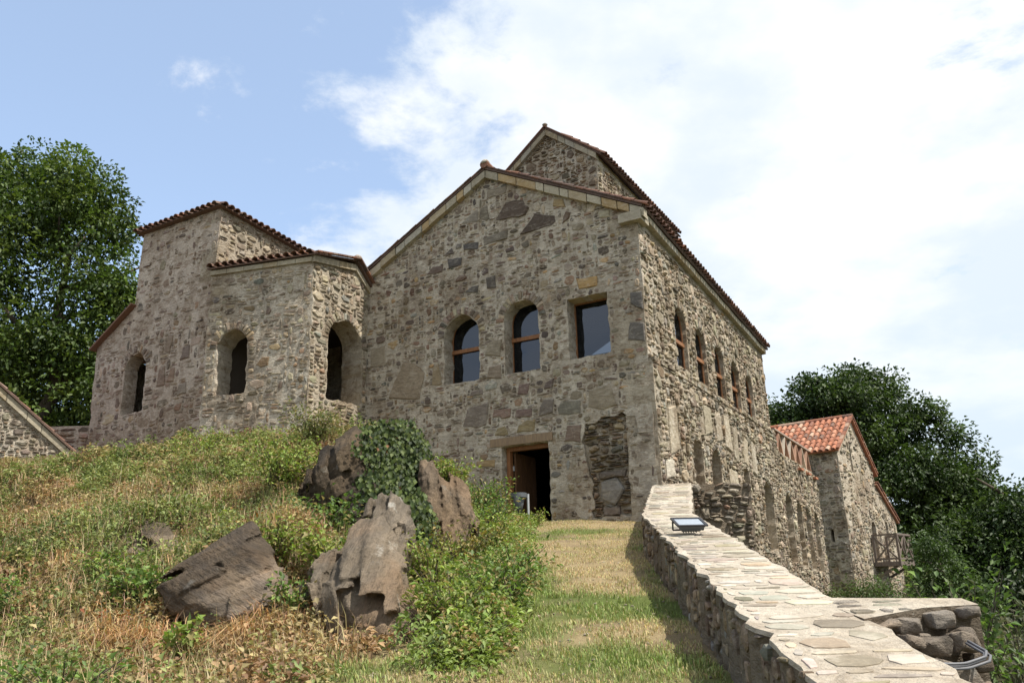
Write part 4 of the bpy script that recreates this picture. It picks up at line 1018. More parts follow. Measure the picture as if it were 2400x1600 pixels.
for (a, b) in (((1.92, 12.85), (1.10, 1.0)), ((3.02, 18.38), (1.92, 12.85))):
    a, b = np.array(a), np.array(b); L = np.linalg.norm(b - a); zt0 = np.interp(a[1], SEC[:, 1], SEC[:, 4]); zt1 = np.interp(b[1], SEC[:, 1], SEC[:, 4])
    fr = Frame((a[0] - WO[0] - .005, a[1] - WO[1], -WO[2]), (b[0] - a[0], b[1] - a[1], 0)); m_ = (zt1 - zt0) / L
    lst = pack(fr, 0, L, .2, 3.8, lambda u, v: (v < zt0 + m_ * u - .03) & (v > zt0 + m_ * u - .95), PAL_DRY, rng, cell=.05, gap=.008, skip=.05, proud=(.006, .036), rotj=.1, sizes=[(4, (2, 6), (1, 2)), (3, (2, 5), (2, 4)), (1.5, (3, 5), (4, 6)), (1, (1, 2), (3, 7))])
    sp.add(core, fr, lst, EYE_W, rng, ch=.016, sink=.04, mat=M_STONE_D)
# return wall by the palace corner: rough face looking down the slope
but = mk('return_wall', np.array([(3.70, 18.12, 0), (5.2, 18.55, 0), (5.45, 22.0, 0), (3.9, 19.9, 0), (3.70, 18.12, 3.72), (5.2, 18.55, 3.74), (5.45, 22.0, 4.0), (3.9, 19.9, 3.95)]) - WO, [(0, 1, 5, 4), (1, 2, 6, 5), (2, 3, 7, 6), (3, 0, 4, 7), (4, 5, 6, 7)], M_MORT_D, par)
fr = Frame(np.array([3.70, 18.12, 0]) - WO, (1.5, .43, 0))
lst = pack(fr, 0, 1.56, 1.2, 3.74, lambda u, v: v < 3.72, PAL_GREY, rng, cell=.055, gap=.009, skip=.06, proud=(.03, .13), rotj=.14, sizes=SZ)
sp.add(but, fr, lst, EYE_W, rng, ch=.03, sink=.05, mat=M_STONE_D)
fr = Frame(np.array([5.2, 18.55, 0]) - WO, (.25, 3.45, 0))
lst = pack(fr, 0, 3.4, 1.2, 3.8, lambda u, v: v < 3.72 + .06 * u, PAL_SIDE, rng, cell=.065, gap=.010, skip=.08, proud=(.02, .09), rotj=.14, sizes=SZ)
sp.add(but, fr, lst, EYE_W, rng, ch=.03, sink=.05, mat=M_STONE_D)
# short branch to the right, its near face broken open
bp = np.array([(2.02, 6.02), (2.92, 5.74), (2.90, 5.50), (2.52, 5.46), (2.05, 5.20)]); bz = np.array([1.50, 1.475, 1.44, 1.43, 1.385])
nb = len(bp); Vb = np.concatenate([np.column_stack([bp + rng.normal(0, .004, bp.shape), bz]), np.column_stack([bp + (0.04, .12), bz - 1.8])]) - WO
branch = mk('branch_wall', Vb, [tuple(range(nb - 1, -1, -1))] + [(i, (i + 1) % nb, (i + 1) % nb + nb, i + nb) for i in range(nb)], M_MORT_D, par)
mk('cap_mortar', np.column_stack([bp, bz + .003]) - WO, [tuple(range(nb))[::-1]], M_CAP, par)
class PlaneFrame:
    N = np.array([0, 0, 1.])
    def __call__(s, u, v, d):
        u = np.asarray(u, float); v = np.asarray(v, float)
        return np.stack([2.02 + v * .9, 5.2 + u + .0 * v, 1.385 + .14 * u - .0 * v + d], -1) - WO
pf = PlaneFrame()
lst = pack(pf, 0, .85, 0, 1.0, lambda u, v: in_poly(bp + (0, .0), 2.02 + v * .9, 5.2 + u), PAL_CAP, rng, cell=.06, gap=.016, skip=.08, proud=(.006, .014), rotj=.1, wave=0, sizes=[(3, (1, 2), (3, 5)), (2, (2, 3), (4, 6)), (1, (1, 2), (2, 3))])
lst = [(np.array(p)[::-1], a, b) for p, a, b in lst]
for poly, pr, c in lst:
    P = np.array(poly); cc = P.mean(0); T = cc + (P - cc) * .93; k = len(P)
    mk('flagstone', np.concatenate([pf(P[:, 0], P[:, 1], np.full(k, -.02)), pf(T[:, 0], T[:, 1], np.full(k, .012))]), [tuple(range(k, 2 * k)), tuple(range(2 * k - 1, k - 1, -1))] + [(i, (i + 1) % k, (i + 1) % k + k, i + k) for i in range(k)], M_FLAG, branch, c)
sp.build(300, rng)

# ------------------------------------------------------------------ rocks
def m_rock(name, c1, c2, c3, lich, stretch, rot=(0, 0, 0), bs=1.0, dk=.5):
    t = NT(name)
    mp = t.node('ShaderNodeMapping'); mp.inputs['Rotation'].default_value = rot; t.lk(t.pos, mp.inputs['Vector'])
    v = mp.outputs[0]
    a = t.noise(1.6, 6, .65, v, stretch, .6); b = t.noise(4.5, 7, .7, v, stretch); c_ = t.noise(28, 5, .7); d = t.noise(3.2, 6, .7); e = t.noise(1.1, 3, .5)
    col = t.mix(t.ramp(a, .35, .62), c1, c2)
    col = t.mix(t.ramp(e, .48, .64, 0, .75), col, c3)
    col = t.mix(t.ramp(b, .52, .70, 0, dk), col, (.05, .042, .034))
    col = t.mix(t.ramp(c_, .35, .7, 0, .4), col, tuple(x * .5 for x in c1))
    col = t.mix(t.ramp(d, .60, .72, 0, lich), col, (.46, .44, .39))
    col = t.mix(1., col, t.attr(), 'MULTIPLY')
    h = t.math('ADD', t.math('MULTIPLY', b, 1.3), t.math('MULTIPLY', c_, .35))
    return t.done(col, .92, t.bump(h, bs, .06), .15)
M_RK_A = m_rock('rock_layered', (.25, .185, .125), (.19, .15, .115), (.29, .185, .105), .6, (1.2, 1, 5), (0, math.radians(-28), 0), 1.0, .75)
M_RK_B = m_rock('rock_slab', (.215, .172, .125), (.155, .127, .096), (.235, .16, .10), .55, (5, 1, 1.0), (0, math.radians(-18), 0))
M_RK_C = m_rock('rock_dark', (.045, .036, .027), (.065, .05, .037), (.11, .08, .05), .3, (3, 1, 1.0), (0, math.radians(-20), 0))  # base colour darkened to stand for shade on the left-facing outcrop
M_RK_D = m_rock('rock_brown', (.22, .16, .105), (.14, .105, .075), (.26, .175, .11), .25, (5, 1, .8), (0, math.radians(-12), 0))
def norm_(v): v = np.array(v, float); return v / np.linalg.norm(v)
def rock(name, ring, depth, mat, label, cat='rock', bulge=.35, strata=(0, 0, 1), period=.16, amp=.05, namp=.06, seed=1, target=.022, parent=None, loc=None, col=(.3, .25, .2), sink=.15, group=None, sm=False, extra=(), painted_shade=None, corners=None, joint=1.0):
    ring = np.array(ring, float); c = ring.mean(0); tocam = EYE - c; tocam[2] *= .3; tocam /= np.linalg.norm(tocam); R = np.random.default_rng(seed)
    pts = [ring, c + (ring - c) * .62 + tocam * bulge * R.uniform(.7, 1.1, (len(ring), 1)), c + (ring - c) * .9 - tocam * depth + (0, 0, -sink)]
    if len(extra): pts.append(np.array(extra, float))
    low = ring[ring[:, 2] < np.quantile(ring[:, 2], .35)] - (0, 0, sink * 2) - tocam * depth * .3; pts.append(low)
    if corners is not None: pts = [np.array(corners, float)]
    bm = bmesh.new()
    for p in np.concatenate(pts): bm.verts.new(p)
    bmesh.ops.convex_hull(bm, input=bm.verts)
    bmesh.ops.delete(bm, geom=[v for v in bm.verts if not v.link_faces], context='VERTS')
    bv = np.array(strata, float); bv /= np.linalg.norm(bv); up2 = np.cross(bv, tocam); up2 /= np.linalg.norm(up2)
    hv = np.array([v.co for v in bm.verts]); q0, q1 = (hv @ bv).min(), (hv @ bv).max(); cuts = [q0]
    while cuts[-1] < q1 - period * .4: cuts.append(cuts[-1] + period * R.uniform(.55, 1.5))
    cuts[-1] = max(cuts[-1], q1 + .01); ext = np.ptp(hv @ up2); hc = hv.mean(0)
    def half(b_, co, no):
        r_ = bmesh.ops.bisect_plane(b_, geom=b_.verts[:] + b_.edges[:] + b_.faces[:], plane_co=co, plane_no=no, clear_outer=True)
    Vs, Fs, nv = [], [], 0
    for k0, k1 in zip(cuts[:-1], cuts[1:]):
        npc = 1 + int(R.random() < .9 * joint) + int(R.random() < .8 * ext * joint) + int(R.random() < .4 * ext * joint); us = np.sort(R.uniform(.15, .85, npc - 1)) * ext + (hv @ up2).min()
        us = [-1e3] + list(us) + [1e3]
        for a0, a1 in zip(us[:-1], us[1:]):
            b2 = bm.copy(); jn = lambda: R.normal(0, .10, 3)
            cb = lambda k_: Vector(hc + bv * (k_ - hc @ bv)); cu = lambda k_: Vector(hc + up2 * (k_ - hc @ up2))
            half(b2, cb(k1 + .004), Vector(norm_(bv + jn() * .5))); half(b2, cb(k0 - .004), Vector(norm_(-bv + jn() * .5)))
            if a1 < 900: half(b2, cu(a1), Vector(norm_(up2 + jn() * 3)))
            if a0 > -900: half(b2, cu(a0), Vector(norm_(-up2 + jn() * 3)))
            if len(b2.verts) < 4: b2.free(); continue
            b3 = bmesh.new()
            for v in b2.verts: b3.verts.new(v.co)
            b2.free(); bmesh.ops.convex_hull(b3, input=b3.verts); bmesh.ops.delete(b3, geom=[v for v in b3.verts if not v.link_faces], context='VERTS'); b2 = b3
            if len(b2.faces) < 4: b2.free(); continue
            off = tocam * R.normal(0, amp) + up2 * R.normal(0, amp * .8)
            Vs.append(np.array([v.co for v in b2.verts]) + off); b2.verts.index_update(); Fs += [tuple(v.index + nv for v in f.verts) for f in b2.faces]; nv += len(b2.verts); b2.free()
    core_ = bm.copy(); cc = np.array([v.co for v in core_.verts]); Vs.append(cc.mean(0) + (cc - cc.mean(0)) * .80); core_.verts.index_update(); Fs += [tuple(v.index + nv for v in f.verts) for f in core_.faces]; core_.free(); bm.free()
    me0 = bpy.data.meshes.new('hull'); me0.from_pydata(np.concatenate(Vs).tolist(), [], Fs); me0.update()
    tmp = bpy.data.objects.new('hull', me0); COL.objects.link(tmp)
    md = tmp.modifiers.new('r', 'REMESH'); md.mode = 'VOXEL'; md.voxel_size = target
    dg = bpy.context.evaluated_depsgraph_get(); me1 = bpy.data.meshes.new_from_object(tmp.evaluated_get(dg))
    bpy.data.objects.remove(tmp); bpy.data.meshes.remove(me0)
    bm = bmesh.new(); bm.from_mesh(me1); bpy.data.meshes.remove(me1); bm.normal_update()
    P = np.array([v.co for v in bm.verts]); N = np.array([v.normal for v in bm.verts])
    b = np.array(strata, float); b /= np.linalg.norm(b)
    q = P @ b / period + (fbm(P * 1.7, 3, seed) - .5) * 3.0 + (fbm(P * 6, 2, seed + 2) - .5) * .7
    fr_ = q - np.floor(q); step = (hash3(np.floor(q).astype(np.int64), np.zeros(len(q), np.int64), np.zeros(len(q), np.int64), seed) - .5)
    prof = step * 1.6 * sstep(0, .25, fr_) - sstep(.60, .9, fr_) * sstep(1.0, .95, fr_) * .7
    fb = fbm((P @ b)[:, None] * np.array([[14., 0, 0]]) + P * 2.5, 3, seed + 15) - .5
    dsp = (fbm(P * 5, 4, seed + 5) - .5) * namp * .9 + (fbm(P * 16, 3, seed + 9) - .5) * namp * .55 + fb * namp * .8
    P2 = P + N * dsp[:, None]
    org = np.array(loc if loc is not None else (c[0], c[1], ring[:, 2].min())) if parent is None else np.zeros(3)
    for v, p in zip(bm.verts, P2 - org): v.co = p
    me = bpy.data.meshes.new(name); bm.to_mesh(me); bm.free(); me.materials.append(mat)
    a = me.color_attributes.new('col', 'FLOAT_COLOR', 'POINT'); tint = np.clip(1 + step * .55 + (fbm(P * 1.3, 3, seed + 31) - .5) * .8, .5, 1.6); warm = (fbm(P * 1.1, 3, seed + 41) - .5) * .5
    if painted_shade: tint = tint * (1 - (1 - painted_shade[2]) * sstep(painted_shade[1] - .14, painted_shade[1] + .14, (P - c) @ norm_(painted_shade[0]) + (fbm(P * 3, 4, seed + 51) - .5) * .9))  # shade on the upper beds painted into the vertex tint
    a.data.foreach_set('color', np.stack([tint * (1 + warm * .25), tint, tint * (1 - warm * .35), np.ones(len(P))], -1).astype(np.float32).ravel())
    o = bpy.data.objects.new(name, me); link(o, parent)
    if parent is None: o.location = org; tag(o, label, cat, group)
    return o
RK = {
 'A': [(-3.65, 8.5, 1.79), (-3.34, 8.7, 2.04), (-2.84, 8.9, 2.39), (-2.52, 8.7, 2.12), (-2.28, 8.5, 1.81), (-2.11, 8.3, 1.41), (-2.2, 8.2, 1.22), (-2.72, 8.1, 1.2), (-3.18, 8.2, 1.44)],
 'B': [(-1.97, 8.0, 1.74), (-1.87, 8.3, 2.0), (-1.61, 8.7, 2.36), (-1.38, 8.7, 2.33), (-1.14, 8.4, 2.03), (-0.98, 8.0, 1.54), (-0.78, 7.5, 1.15), (-0.94, 7.4, 1.09), (-1.39, 7.5, 1.13), (-1.67, 7.7, 1.34)],
 'C': [(-3.06, 11.8, 3.02), (-3.03, 12.0, 3.39), (-2.83, 12.2, 3.73), (-2.37, 12.3, 4.0), (-2.16, 12.2, 3.81), (-1.95, 12.0, 3.2), (-1.91, 11.6, 2.6), (-2.42, 11.5, 2.5)],
 'D': [(-1.45, 12.1, 2.71), (-1.4, 12.4, 3.38), (-1.18, 12.6, 3.52), (-0.78, 12.6, 3.2), (-0.52, 12.4, 2.6), (-0.62, 12.0, 1.95), (-1.0, 11.8, 1.8), (-1.38, 11.8, 2.0)],
 'G': [(-2.63, 12.7, 3.8), (-2.17, 12.7, 4.08), (-1.65, 12.9, 4.1), (-1.5, 12.8, 3.61), (-1.44, 12.6, 2.73), (-1.46, 12.4, 2.2), (-1.85, 12.1, 2.5), (-2.16, 12.4, 3.31)],
 'E': [(-5.05, 10.5, 2.2), (-5.0, 10.7, 2.5), (-4.75, 10.85, 2.6), (-4.35, 10.75, 2.5), (-4.15, 10.5, 2.15), (-4.5, 10.3, 1.85)],
 'F': [(-8.52, 14.5, 3.72), (-8.46, 14.7, 3.98), (-8.12, 14.7, 3.99), (-7.91, 14.5, 3.74)],
 'H': [(-2.13, 8.3, 1.5), (-2.15, 8.5, 1.71), (-2.05, 8.5, 1.77), (-1.92, 8.3, 1.64), (-1.86, 8.1, 1.38), (-2.04, 8.1, 1.36)],
}
rock('boulder', RK['A'], .8, M_RK_A, 'big layered brown boulder with white-flecked ridge, tilted in dry grass', 'boulder', .30, (-.42, -.1, .9), .115, .038, .035, 3, painted_shade=((-.42, -.1, .9), .12, .45), joint=.25)  # upper-left beds tinted dark as if turned from the sun
rock('rock_outcrop', RK['B'], .9, M_RK_B, 'tall tan ribbed rock slab leaning at the foot of the mound', 'rock', .22, (.95, -.1, .22), .13, .085, .04, 5)
ROCKC = rock('rock_outcrop', RK['C'], 1.0, M_RK_C, 'dark pointed rock outcrop at the top of the mound beside the ivy', 'rock', .35, (.9, 0, .3), .20, .08, .05, 8)
rock('rock_outcrop', RK['D'], .9, M_RK_D, 'brown jagged rock face right of the ivy, below the palace wall', 'rock', .2, (.95, 0, .2), .12, .08, .05, 12)
ROCKG = rock('rock_outcrop', RK['G'], .8, M_RK_C, 'rock buttress covered by the ivy curtain', 'rock', .12, (.9, 0, .3), .35, .05, .05, 15)
rock('rock_outcrop', RK['E'], .7, M_RK_B, 'pale tan rock half buried in the weedy slope, left of the boulder', 'rock', .06, (.3, 0, .9), .16, .05, .04, 18, .03)
rock('rock_outcrop', RK['H'], .5, M_RK_C, 'small dark rock wedged between the boulder and the ribbed slab', 'rock', .1, (.3, 0, .9), .2, .03, .04, 20, .05)
rock('rock_outcrop', [(-1.75, 9.3, 2.2), (-1.7, 9.7, 2.6), (-1.5, 9.9, 2.78), (-1.25, 9.8, 2.62), (-1.1, 9.4, 2.2), (-1.2, 9.1, 1.8), (-1.6, 9.0, 1.8)], .7, M_RK_B, 'pointed tan rock standing behind the ribbed slab, under the ivy', 'rock', .15, (.95, -.1, .25), .12, .07, .04, 33)
ROCKL = rock('rock_outcrop', [(-2.2, 10.9, 2.6), (-2.1, 11.3, 3.0), (-1.7, 11.5, 3.1), (-1.35, 11.3, 2.7), (-1.25, 11.0, 2.2), (-1.7, 10.8, 2.1)], .7, M_RK_C, 'dark rock ledge below the ivy curtain', 'rock', .12, (.9, -.1, .35), .14, .07, .05, 34)
# dry stones of the broken branch wall
M_RK_W = m_rock('wall_boulder', (.25, .215, .175), (.18, .15, .12), (.26, .195, .14), .6, (1, 1, 2), (0, 0, 0), 1.0, .35)
def wstone(c, s, seed, name='boulder'):
    R = np.random.default_rng(seed); k = np.array([(x, y, z_) for x in (-1, 1) for y in (-1, 1) for z_ in (-1, 1)], float)
    k = k * R.uniform(.62, 1.12, k.shape); k = np.concatenate([k, R.normal(0, 1, (5, 3)) * .5 + np.array([0, -.75, 0])])
    th = R.normal(0, .18); M3 = np.array([[math.cos(th), 0, -math.sin(th)], [0, 1, 0], [math.sin(th), 0, math.cos(th)]])
    pts = (k * np.array([s[0], .10, s[1]])) @ M3.T + np.array(c) - WO
    rock(name, pts, .1, M_RK_W, None, None, .02, (.2, 0, 1), .7, .002, .018, seed, .013, parent=branch, sink=.0, corners=pts)
for i, (c, s) in enumerate([((2.17, 5.20, 1.345), (.09, .030)), ((2.345, 5.33, 1.335), (.105, .062)), ((2.40, 5.36, 1.27), (.12, .02)), ((2.60, 5.42, 1.36), (.10, .075)), ((2.40, 5.20, 1.225), (.13, .075)), ((2.62, 5.33, 1.235), (.085, .08)), ((2.26, 5.08, 1.26), (.08, .05)), ((2.72, 5.40, 1.25), (.06, .10)), ((2.60, 5.22, 1.02), (.11, .12)), ((2.42, 5.05, 1.10), (.10, .06)), ((2.35, 4.92, 1.03), (.12, .06)), ((2.50, 5.05, .95), (.14, .08)), ((2.79, 5.45, 1.40), (.07, .05)), ((2.80, 5.44, 1.12), (.08, .09)), ((2.78, 5.42, .92), (.1, .1))]):
    wstone(c, s, 60 + i)

# ------------------------------------------------------------------ cable, floodlight, litter bin
cab = thing('cable_coil', 'grey cable looped round the broken end of the parapet wall', 'cable', (2.45, 5.0, 1.1))
for k, (dz, dr) in enumerate(((0, 0), (-.025, .02), (-.012, -.012))):
    pts = []
    for i in range(22):
        t = i / 21
        x = 2.16 + .52 * t + dr * t; y = 4.86 + .06 * math.sin(t * 3) + .25 * max(0, t - .55); z_ = 1.175 + dz - .025 * math.sin(t * 3.14) + .06 * max(0, t - .6)
        if t > .86: x = 2.66 + dr - (t - .86) * .12; y += (t - .86) * 1.6; z_ += (t - .86) * .35
        pts.append((x - 2.45, y - 5.0, z_ - 1.1))
    MB().tube(pts, .0085, 8).build('cable_strand', M_CABLE, cab, True)
fl = thing('floodlight', 'dark grey floodlight with pale glass lying on the parapet top', 'floodlight', (2.02, 10.0, 2.225), math.radians(8))
fl.rotation_euler = (math.radians(22), 0, math.radians(6)); fl.scale = (.9, .9, .8)
V = [(-.12, -.10, .03), (.12, -.10, .03), (.12, .08, .03), (-.12, .08, .03), (-.19, -.16, .14), (.19, -.16, .14), (.19, .15, .14), (-.19, .15, .14)]
hsg = mk('housing', V, [(0, 3, 2, 1), (0, 1, 5, 4), (1, 2, 6, 5), (2, 3, 7, 6), (3, 0, 4, 7)], M_GREY, fl)
rim = MB()
for a, b in (((-.2, -.16, .14), (.2, -.16, .14)), ((-.2, .15, .14), (.2, .15, .14)), ((-.19, -.16, .14), (-.19, .15, .14)), ((.19, -.16, .14), (.19, .15, .14))): rim.bar(a, b, .035, .02)
rim.build('rim', M_BLACK, fl)
mk('lamp_glass', [(-.175, -.145, .138), (.175, -.145, .138), (.175, .135, .138), (-.175, .135, .138)], [(0, 1, 2, 3)], M_FGLASS, fl)
MB().bar((-.205, .02, .01), (-.205, .04, .13), .012, .04).bar((.205, .02, .01), (.205, .04, .13), .012, .04).bar((-.205, .02, .012), (.205, .02, .012), .04, .012).build('bracket', M_BLACK, fl)
mb = MB()
for i in range(6): mb.box((-.09 + i * .034, -.08, .0), (-.085 + i * .034, .06, .035))
mb.build('cooling_fin', M_BLACK, fl)
bx_, by_ = .05, 18.75; bz_ = float(ground_z(np.array([bx_]), np.array([by_]))[0])
lb = thing('litter_bin', 'grey conical litter bin on a pale metal post beside the doorway', 'bin', (bx_, by_, bz_))
MB().lathe([(.02, .18), (.05, .18), (.165, .66), (.155, .66), (.045, .2)], 24).build('bucket', M_GREY, lb, True)
MB().lathe([(.17, .56), (.185, .56), (.185, .66), (.17, .66), (.17, .56)], 24).build('rim', M_GREY, lb)
MB().tube([(.21, .02, -.25), (.21, .02, .64)], .03, 12).build('post', M_GALV, lb)
MB().bar((.14, .02, .58), (.22, .02, .58), .03, .03).build('bracket', M_GALV, lb)

# ------------------------------------------------------------------ vegetation
def rand_unit(n, R):
    v = R.normal(size=(n, 3)); return v / np.linalg.norm(v, axis=1)[:, None]
def norm(a): return a / np.maximum(np.linalg.norm(a, axis=-1, keepdims=True), 1e-9)
def leaf_geo(P, D, N, size, col, aspect=.55, fold=.18):
    """pointed leaves: P base, D direction, N face normal; four corners, bent along the midrib"""
    n = len(P); S = norm(np.cross(D, N)); N = np.cross(S, D); s = np.asarray(size)[:, None] * np.ones((n, 1)); w = s * aspect * .5
    a = P; t = P + D * s - N * s * .12; l = P + D * s * .45 + S * w + N * s * fold; r = P + D * s * .45 - S * w + N * s * fold
    V = np.stack([a, r, t, l], 1).reshape(-1, 3)
    i = np.arange(n)[:, None] * 4; F = np.concatenate([i + np.array([[0, 1, 2]]), i + np.array([[0, 2, 3]])], 1).reshape(-1, 3)
    return V, F, np.repeat(col, 4, 0)
def blade_geo(P, h, w, lean, az, col, droop=.5):
    n = len(P); d = np.stack([np.cos(az), np.sin(az), np.zeros(n)], -1); s = np.stack([-np.sin(az), np.cos(az), np.zeros(n)], -1)
    up = np.array([0, 0, 1.]); h = h[:, None]; w = w[:, None]; ln = lean[:, None]
    m = P + up * h * .62 * (1 - .3 * ln) + d * h * ln * .35; t = P + up * h * (1 - droop * ln) + d * h * ln
    V = np.stack([P - s * w / 2, P + s * w / 2, m + s * w * .4, m - s * w * .4, t], 1).reshape(-1, 3)
    i = np.arange(n)[:, None] * 5; F = np.concatenate([i + np.array([[0, 1, 2]]), i + np.array([[0, 2, 3]]), i + np.array([[3, 2, 4]])], 1).reshape(-1, 3)
    return V, F, np.repeat(col, 5, 0)
def merge(parts):
    Vs, Fs, Cs = [], [], []; o = 0
    for V, F, C in parts: Vs.append(V); Fs.append(F + o); Cs.append(C); o += len(V)
    return np.concatenate(Vs), np.concatenate(Fs), np.concatenate(Cs)
def jcol(base, n, R, v=.22, h=.08):
    c = np.array(base)[None] * (1 + R.normal(0, v, (n, 1))) * (1 + R.normal(0, h, (n, 3))); return np.clip(c, .006, .8)
def polar(n, a0, a1, r0, r1, R, pw=1.2):
    az = np.radians(R.uniform(a0, a1, n)); r = (R.uniform(r0 ** pw, r1 ** pw, n)) ** (1 / pw); return r * np.sin(az), r * np.cos(az)
def limb_tree(mb, base, top, r0, R, nb=9, spread=3.0):
    b, t = np.array(base, float), np.array(top, float); n = 8; pts = [tuple(b + (t - b) * i / n + R.normal(0, .12, 3) * (i > 0)) for i in range(n + 1)]
    mb.tube(pts, [r0 * (1.25 if i == 0 else 1 - .8 * i / n) for i in range(n + 1)], 10)
    for k in range(nb):
        i = int(R.integers(2, n)); p = np.array(pts[i]); a = R.uniform(0, 6.28); L = spread * R.uniform(.6, 1.1)
        e = p + np.array([math.cos(a) * L, math.sin(a) * L, L * R.uniform(.35, .9)]); m = (p + e) / 2 + R.normal(0, .2, 3)
        mb.tube([tuple(p), tuple(m), tuple(e)], [r0 * .38, r0 * .24, r0 * .07], 7)
def crown(lobes, nclump, cr, per, leaf, cols, R, flat=.75):
    """leaf clumps spread over the shells and inside of overlapping lobes"""
    L = np.array(lobes, float); wt = (L[:, 3] * L[:, 4] * L[:, 5]) ** .667; k = R.choice(len(L), nclump, p=wt / wt.sum())
    u = rand_unit(nclump, R); u[:, 2] = np.where(u[:, 2] < -.55, -u[:, 2], u[:, 2]); rad = R.uniform(.35, 1.0, nclump) ** .45 * (.72 + .62 * fbm(u * 2.3 + k[:, None] * 7.1, 3, 5))
    C = L[k, :3] + u * L[k, 3:6] * rad[:, None]; rr = cr * R.uniform(.55, 1.25, nclump)
    m = np.repeat(np.arange(nclump), per); n = len(m); v = rand_unit(n, R); v[:, 2] *= flat
    q = R.uniform(.35, 1.0, n) ** .5
    P = C[m] + v * (rr[m] * q)[:, None]
    D = norm(v + rand_unit(n, R) * .8 + np.array([0, 0, -.25])); N = norm(np.array([0, 0, 1.]) + rand_unit(n, R) * .75 + v * .4)
    base = np.array(cols)[R.choice(len(cols), nclump)] * R.uniform(.75, 1.25, (nclump, 1)); col = np.clip(base[m] * (1 + R.normal(0, .18, (n, 1))), .006, .5)
    return leaf_geo(P, D, N, leaf * R.uniform(.6, 1.3, n), col, .6)
def tree(name, label, base, top, r0, lobes, nclump, cr, per, leaf, cols, seed, group='trees round the palace', nb=9, spread=3.0):
    R = np.random.default_rng(seed); t = thing(name, label, 'tree', base, 0, group)
    mb = MB(); limb_tree(mb, (0, 0, -.6), np.array(top) - np.array(base), r0, R, nb, spread); mb.build('trunk', M_BARK, t, True)
    lb_ = [(x - base[0], y - base[1], z - base[2], a, b, c) for x, y, z, a, b, c in lobes]
    for x, y, z, a, b, c in list(lb_):
        for q in rand_unit(5, R): lb_.append((x + q[0] * a * .92, y + q[1] * b * .92, z + abs(q[2]) * c * .92, a * R.uniform(.25, .42), b * R.uniform(.25, .42), c * R.uniform(.22, .36)))
    V, F, C = crown(lb_, nclump, cr, per, leaf, cols, R); mk('crown', V, F, M_LEAF, t, C)
    return t
G1 = [(.06, .098, .022), (.075, .115, .026), (.042, .072, .018), (.095, .13, .03)]
G2 = [(.036, .062, .016), (.046, .076, .019), (.026, .047, .013), (.06, .092, .024)]
G3 = [(.022, .040, .012), (.030, .052, .014), (.018, .032, .010)]
tree('broadleaf_tree', 'tall bushy green tree rising behind the hut at the left edge', (-18.5, 32, 6.5), (-19, 32.5, 17), .38,
     [(-19.5, 32, 12.8, 3.6, 3.4, 6.2), (-21.0, 32.5, 16.6, 2.6, 2.8, 3.8), (-18.2, 32, 16.9, 1.9, 2.2, 2.8), (-16.8, 31.5, 11.5, 2.0, 2.2, 3.2), (-23.0, 33, 11.5, 3.0, 3.0, 5.0), (-18.0, 31, 9.0, 2.6, 2.5, 2.6), (-16.6, 34.5, 8.0, 2.6, 2.4, 2.8), (-21.5, 35, 9.0, 4.0, 3.0, 4.0), (-17.0, 33, 6.8, 2.4, 2.2, 1.6), (-16.2, 31.5, 13.3, 1.0, 1.2, .9)], 820, .95, 95, .20, G1, 3, spread=3.2)
tree('oak_tree', 'large spreading dark green oak behind the tower house', (24, 57, -2), (24, 57, 12), .6,
     [(22.5, 56, 11.0, 5.0, 4.5, 3.6), (26.5, 56, 9.0, 4.2, 4.2, 3.4), (18.6, 56, 10.0, 3.2, 3.0, 2.6), (23.8, 56, 14.0, 2.6, 2.5, 1.5), (29.0, 56, 5.8, 3.2, 3.2, 2.8), (25, 55, 5.0, 6.5, 4.0, 4.0), (16.4, 55.5, 11.0, 1.5, 1.5, 1.5)], 600, 1.15, 110, .28, G2, 5, spread=4.5)
tree('oak_tree', 'dark green oak on the slope, rightmost and lower than its neighbour', (29, 49, -5), (29, 49, 6), .5,
     [(27.8, 49, 2.6, 3.6, 3.4, 3.2), (25.5, 48.5, .5, 4.4, 3.4, 4.0), (31.5, 49, -.4, 3.4, 3.2, 3.2), (28.8, 48, -3.4, 6.0, 3.0, 3.2)], 470, 1.1, 105, .27, G2, 9, spread=4)
tree('broadleaf_tree', 'shaded tree low on the slope at the right edge of the wood', (25.5, 40, -6), (25.5, 40, 1), .35,
     [(26.0, 40, -1.0, 4.2, 3.2, 3.0), (22.5, 40.5, -2.5, 3.2, 2.6, 3.0), (29.5, 41, -2.5, 3.5, 3.0, 3.6)], 420, .9, 75, .22, G3, 14, spread=3)
# young bushy tree by the tower house
tree('young_tree', 'bright green young tree beside the balcony', (15.0, 30.5, -1.8), (15.0, 30.5, 2.3), .13,
     [(14.8, 30.5, 1.9, .75, .8, 1.1), (15.2, 30.5, .6, 1.15, 1.1, 1.2), (14.9, 30.5, -.6, 1.5, 1.3, 1.2)], 190, .36, 60, .11, [(.07, .11, .03), (.055, .09, .024), (.04, .068, .02)], 21, nb=7, spread=1.0)
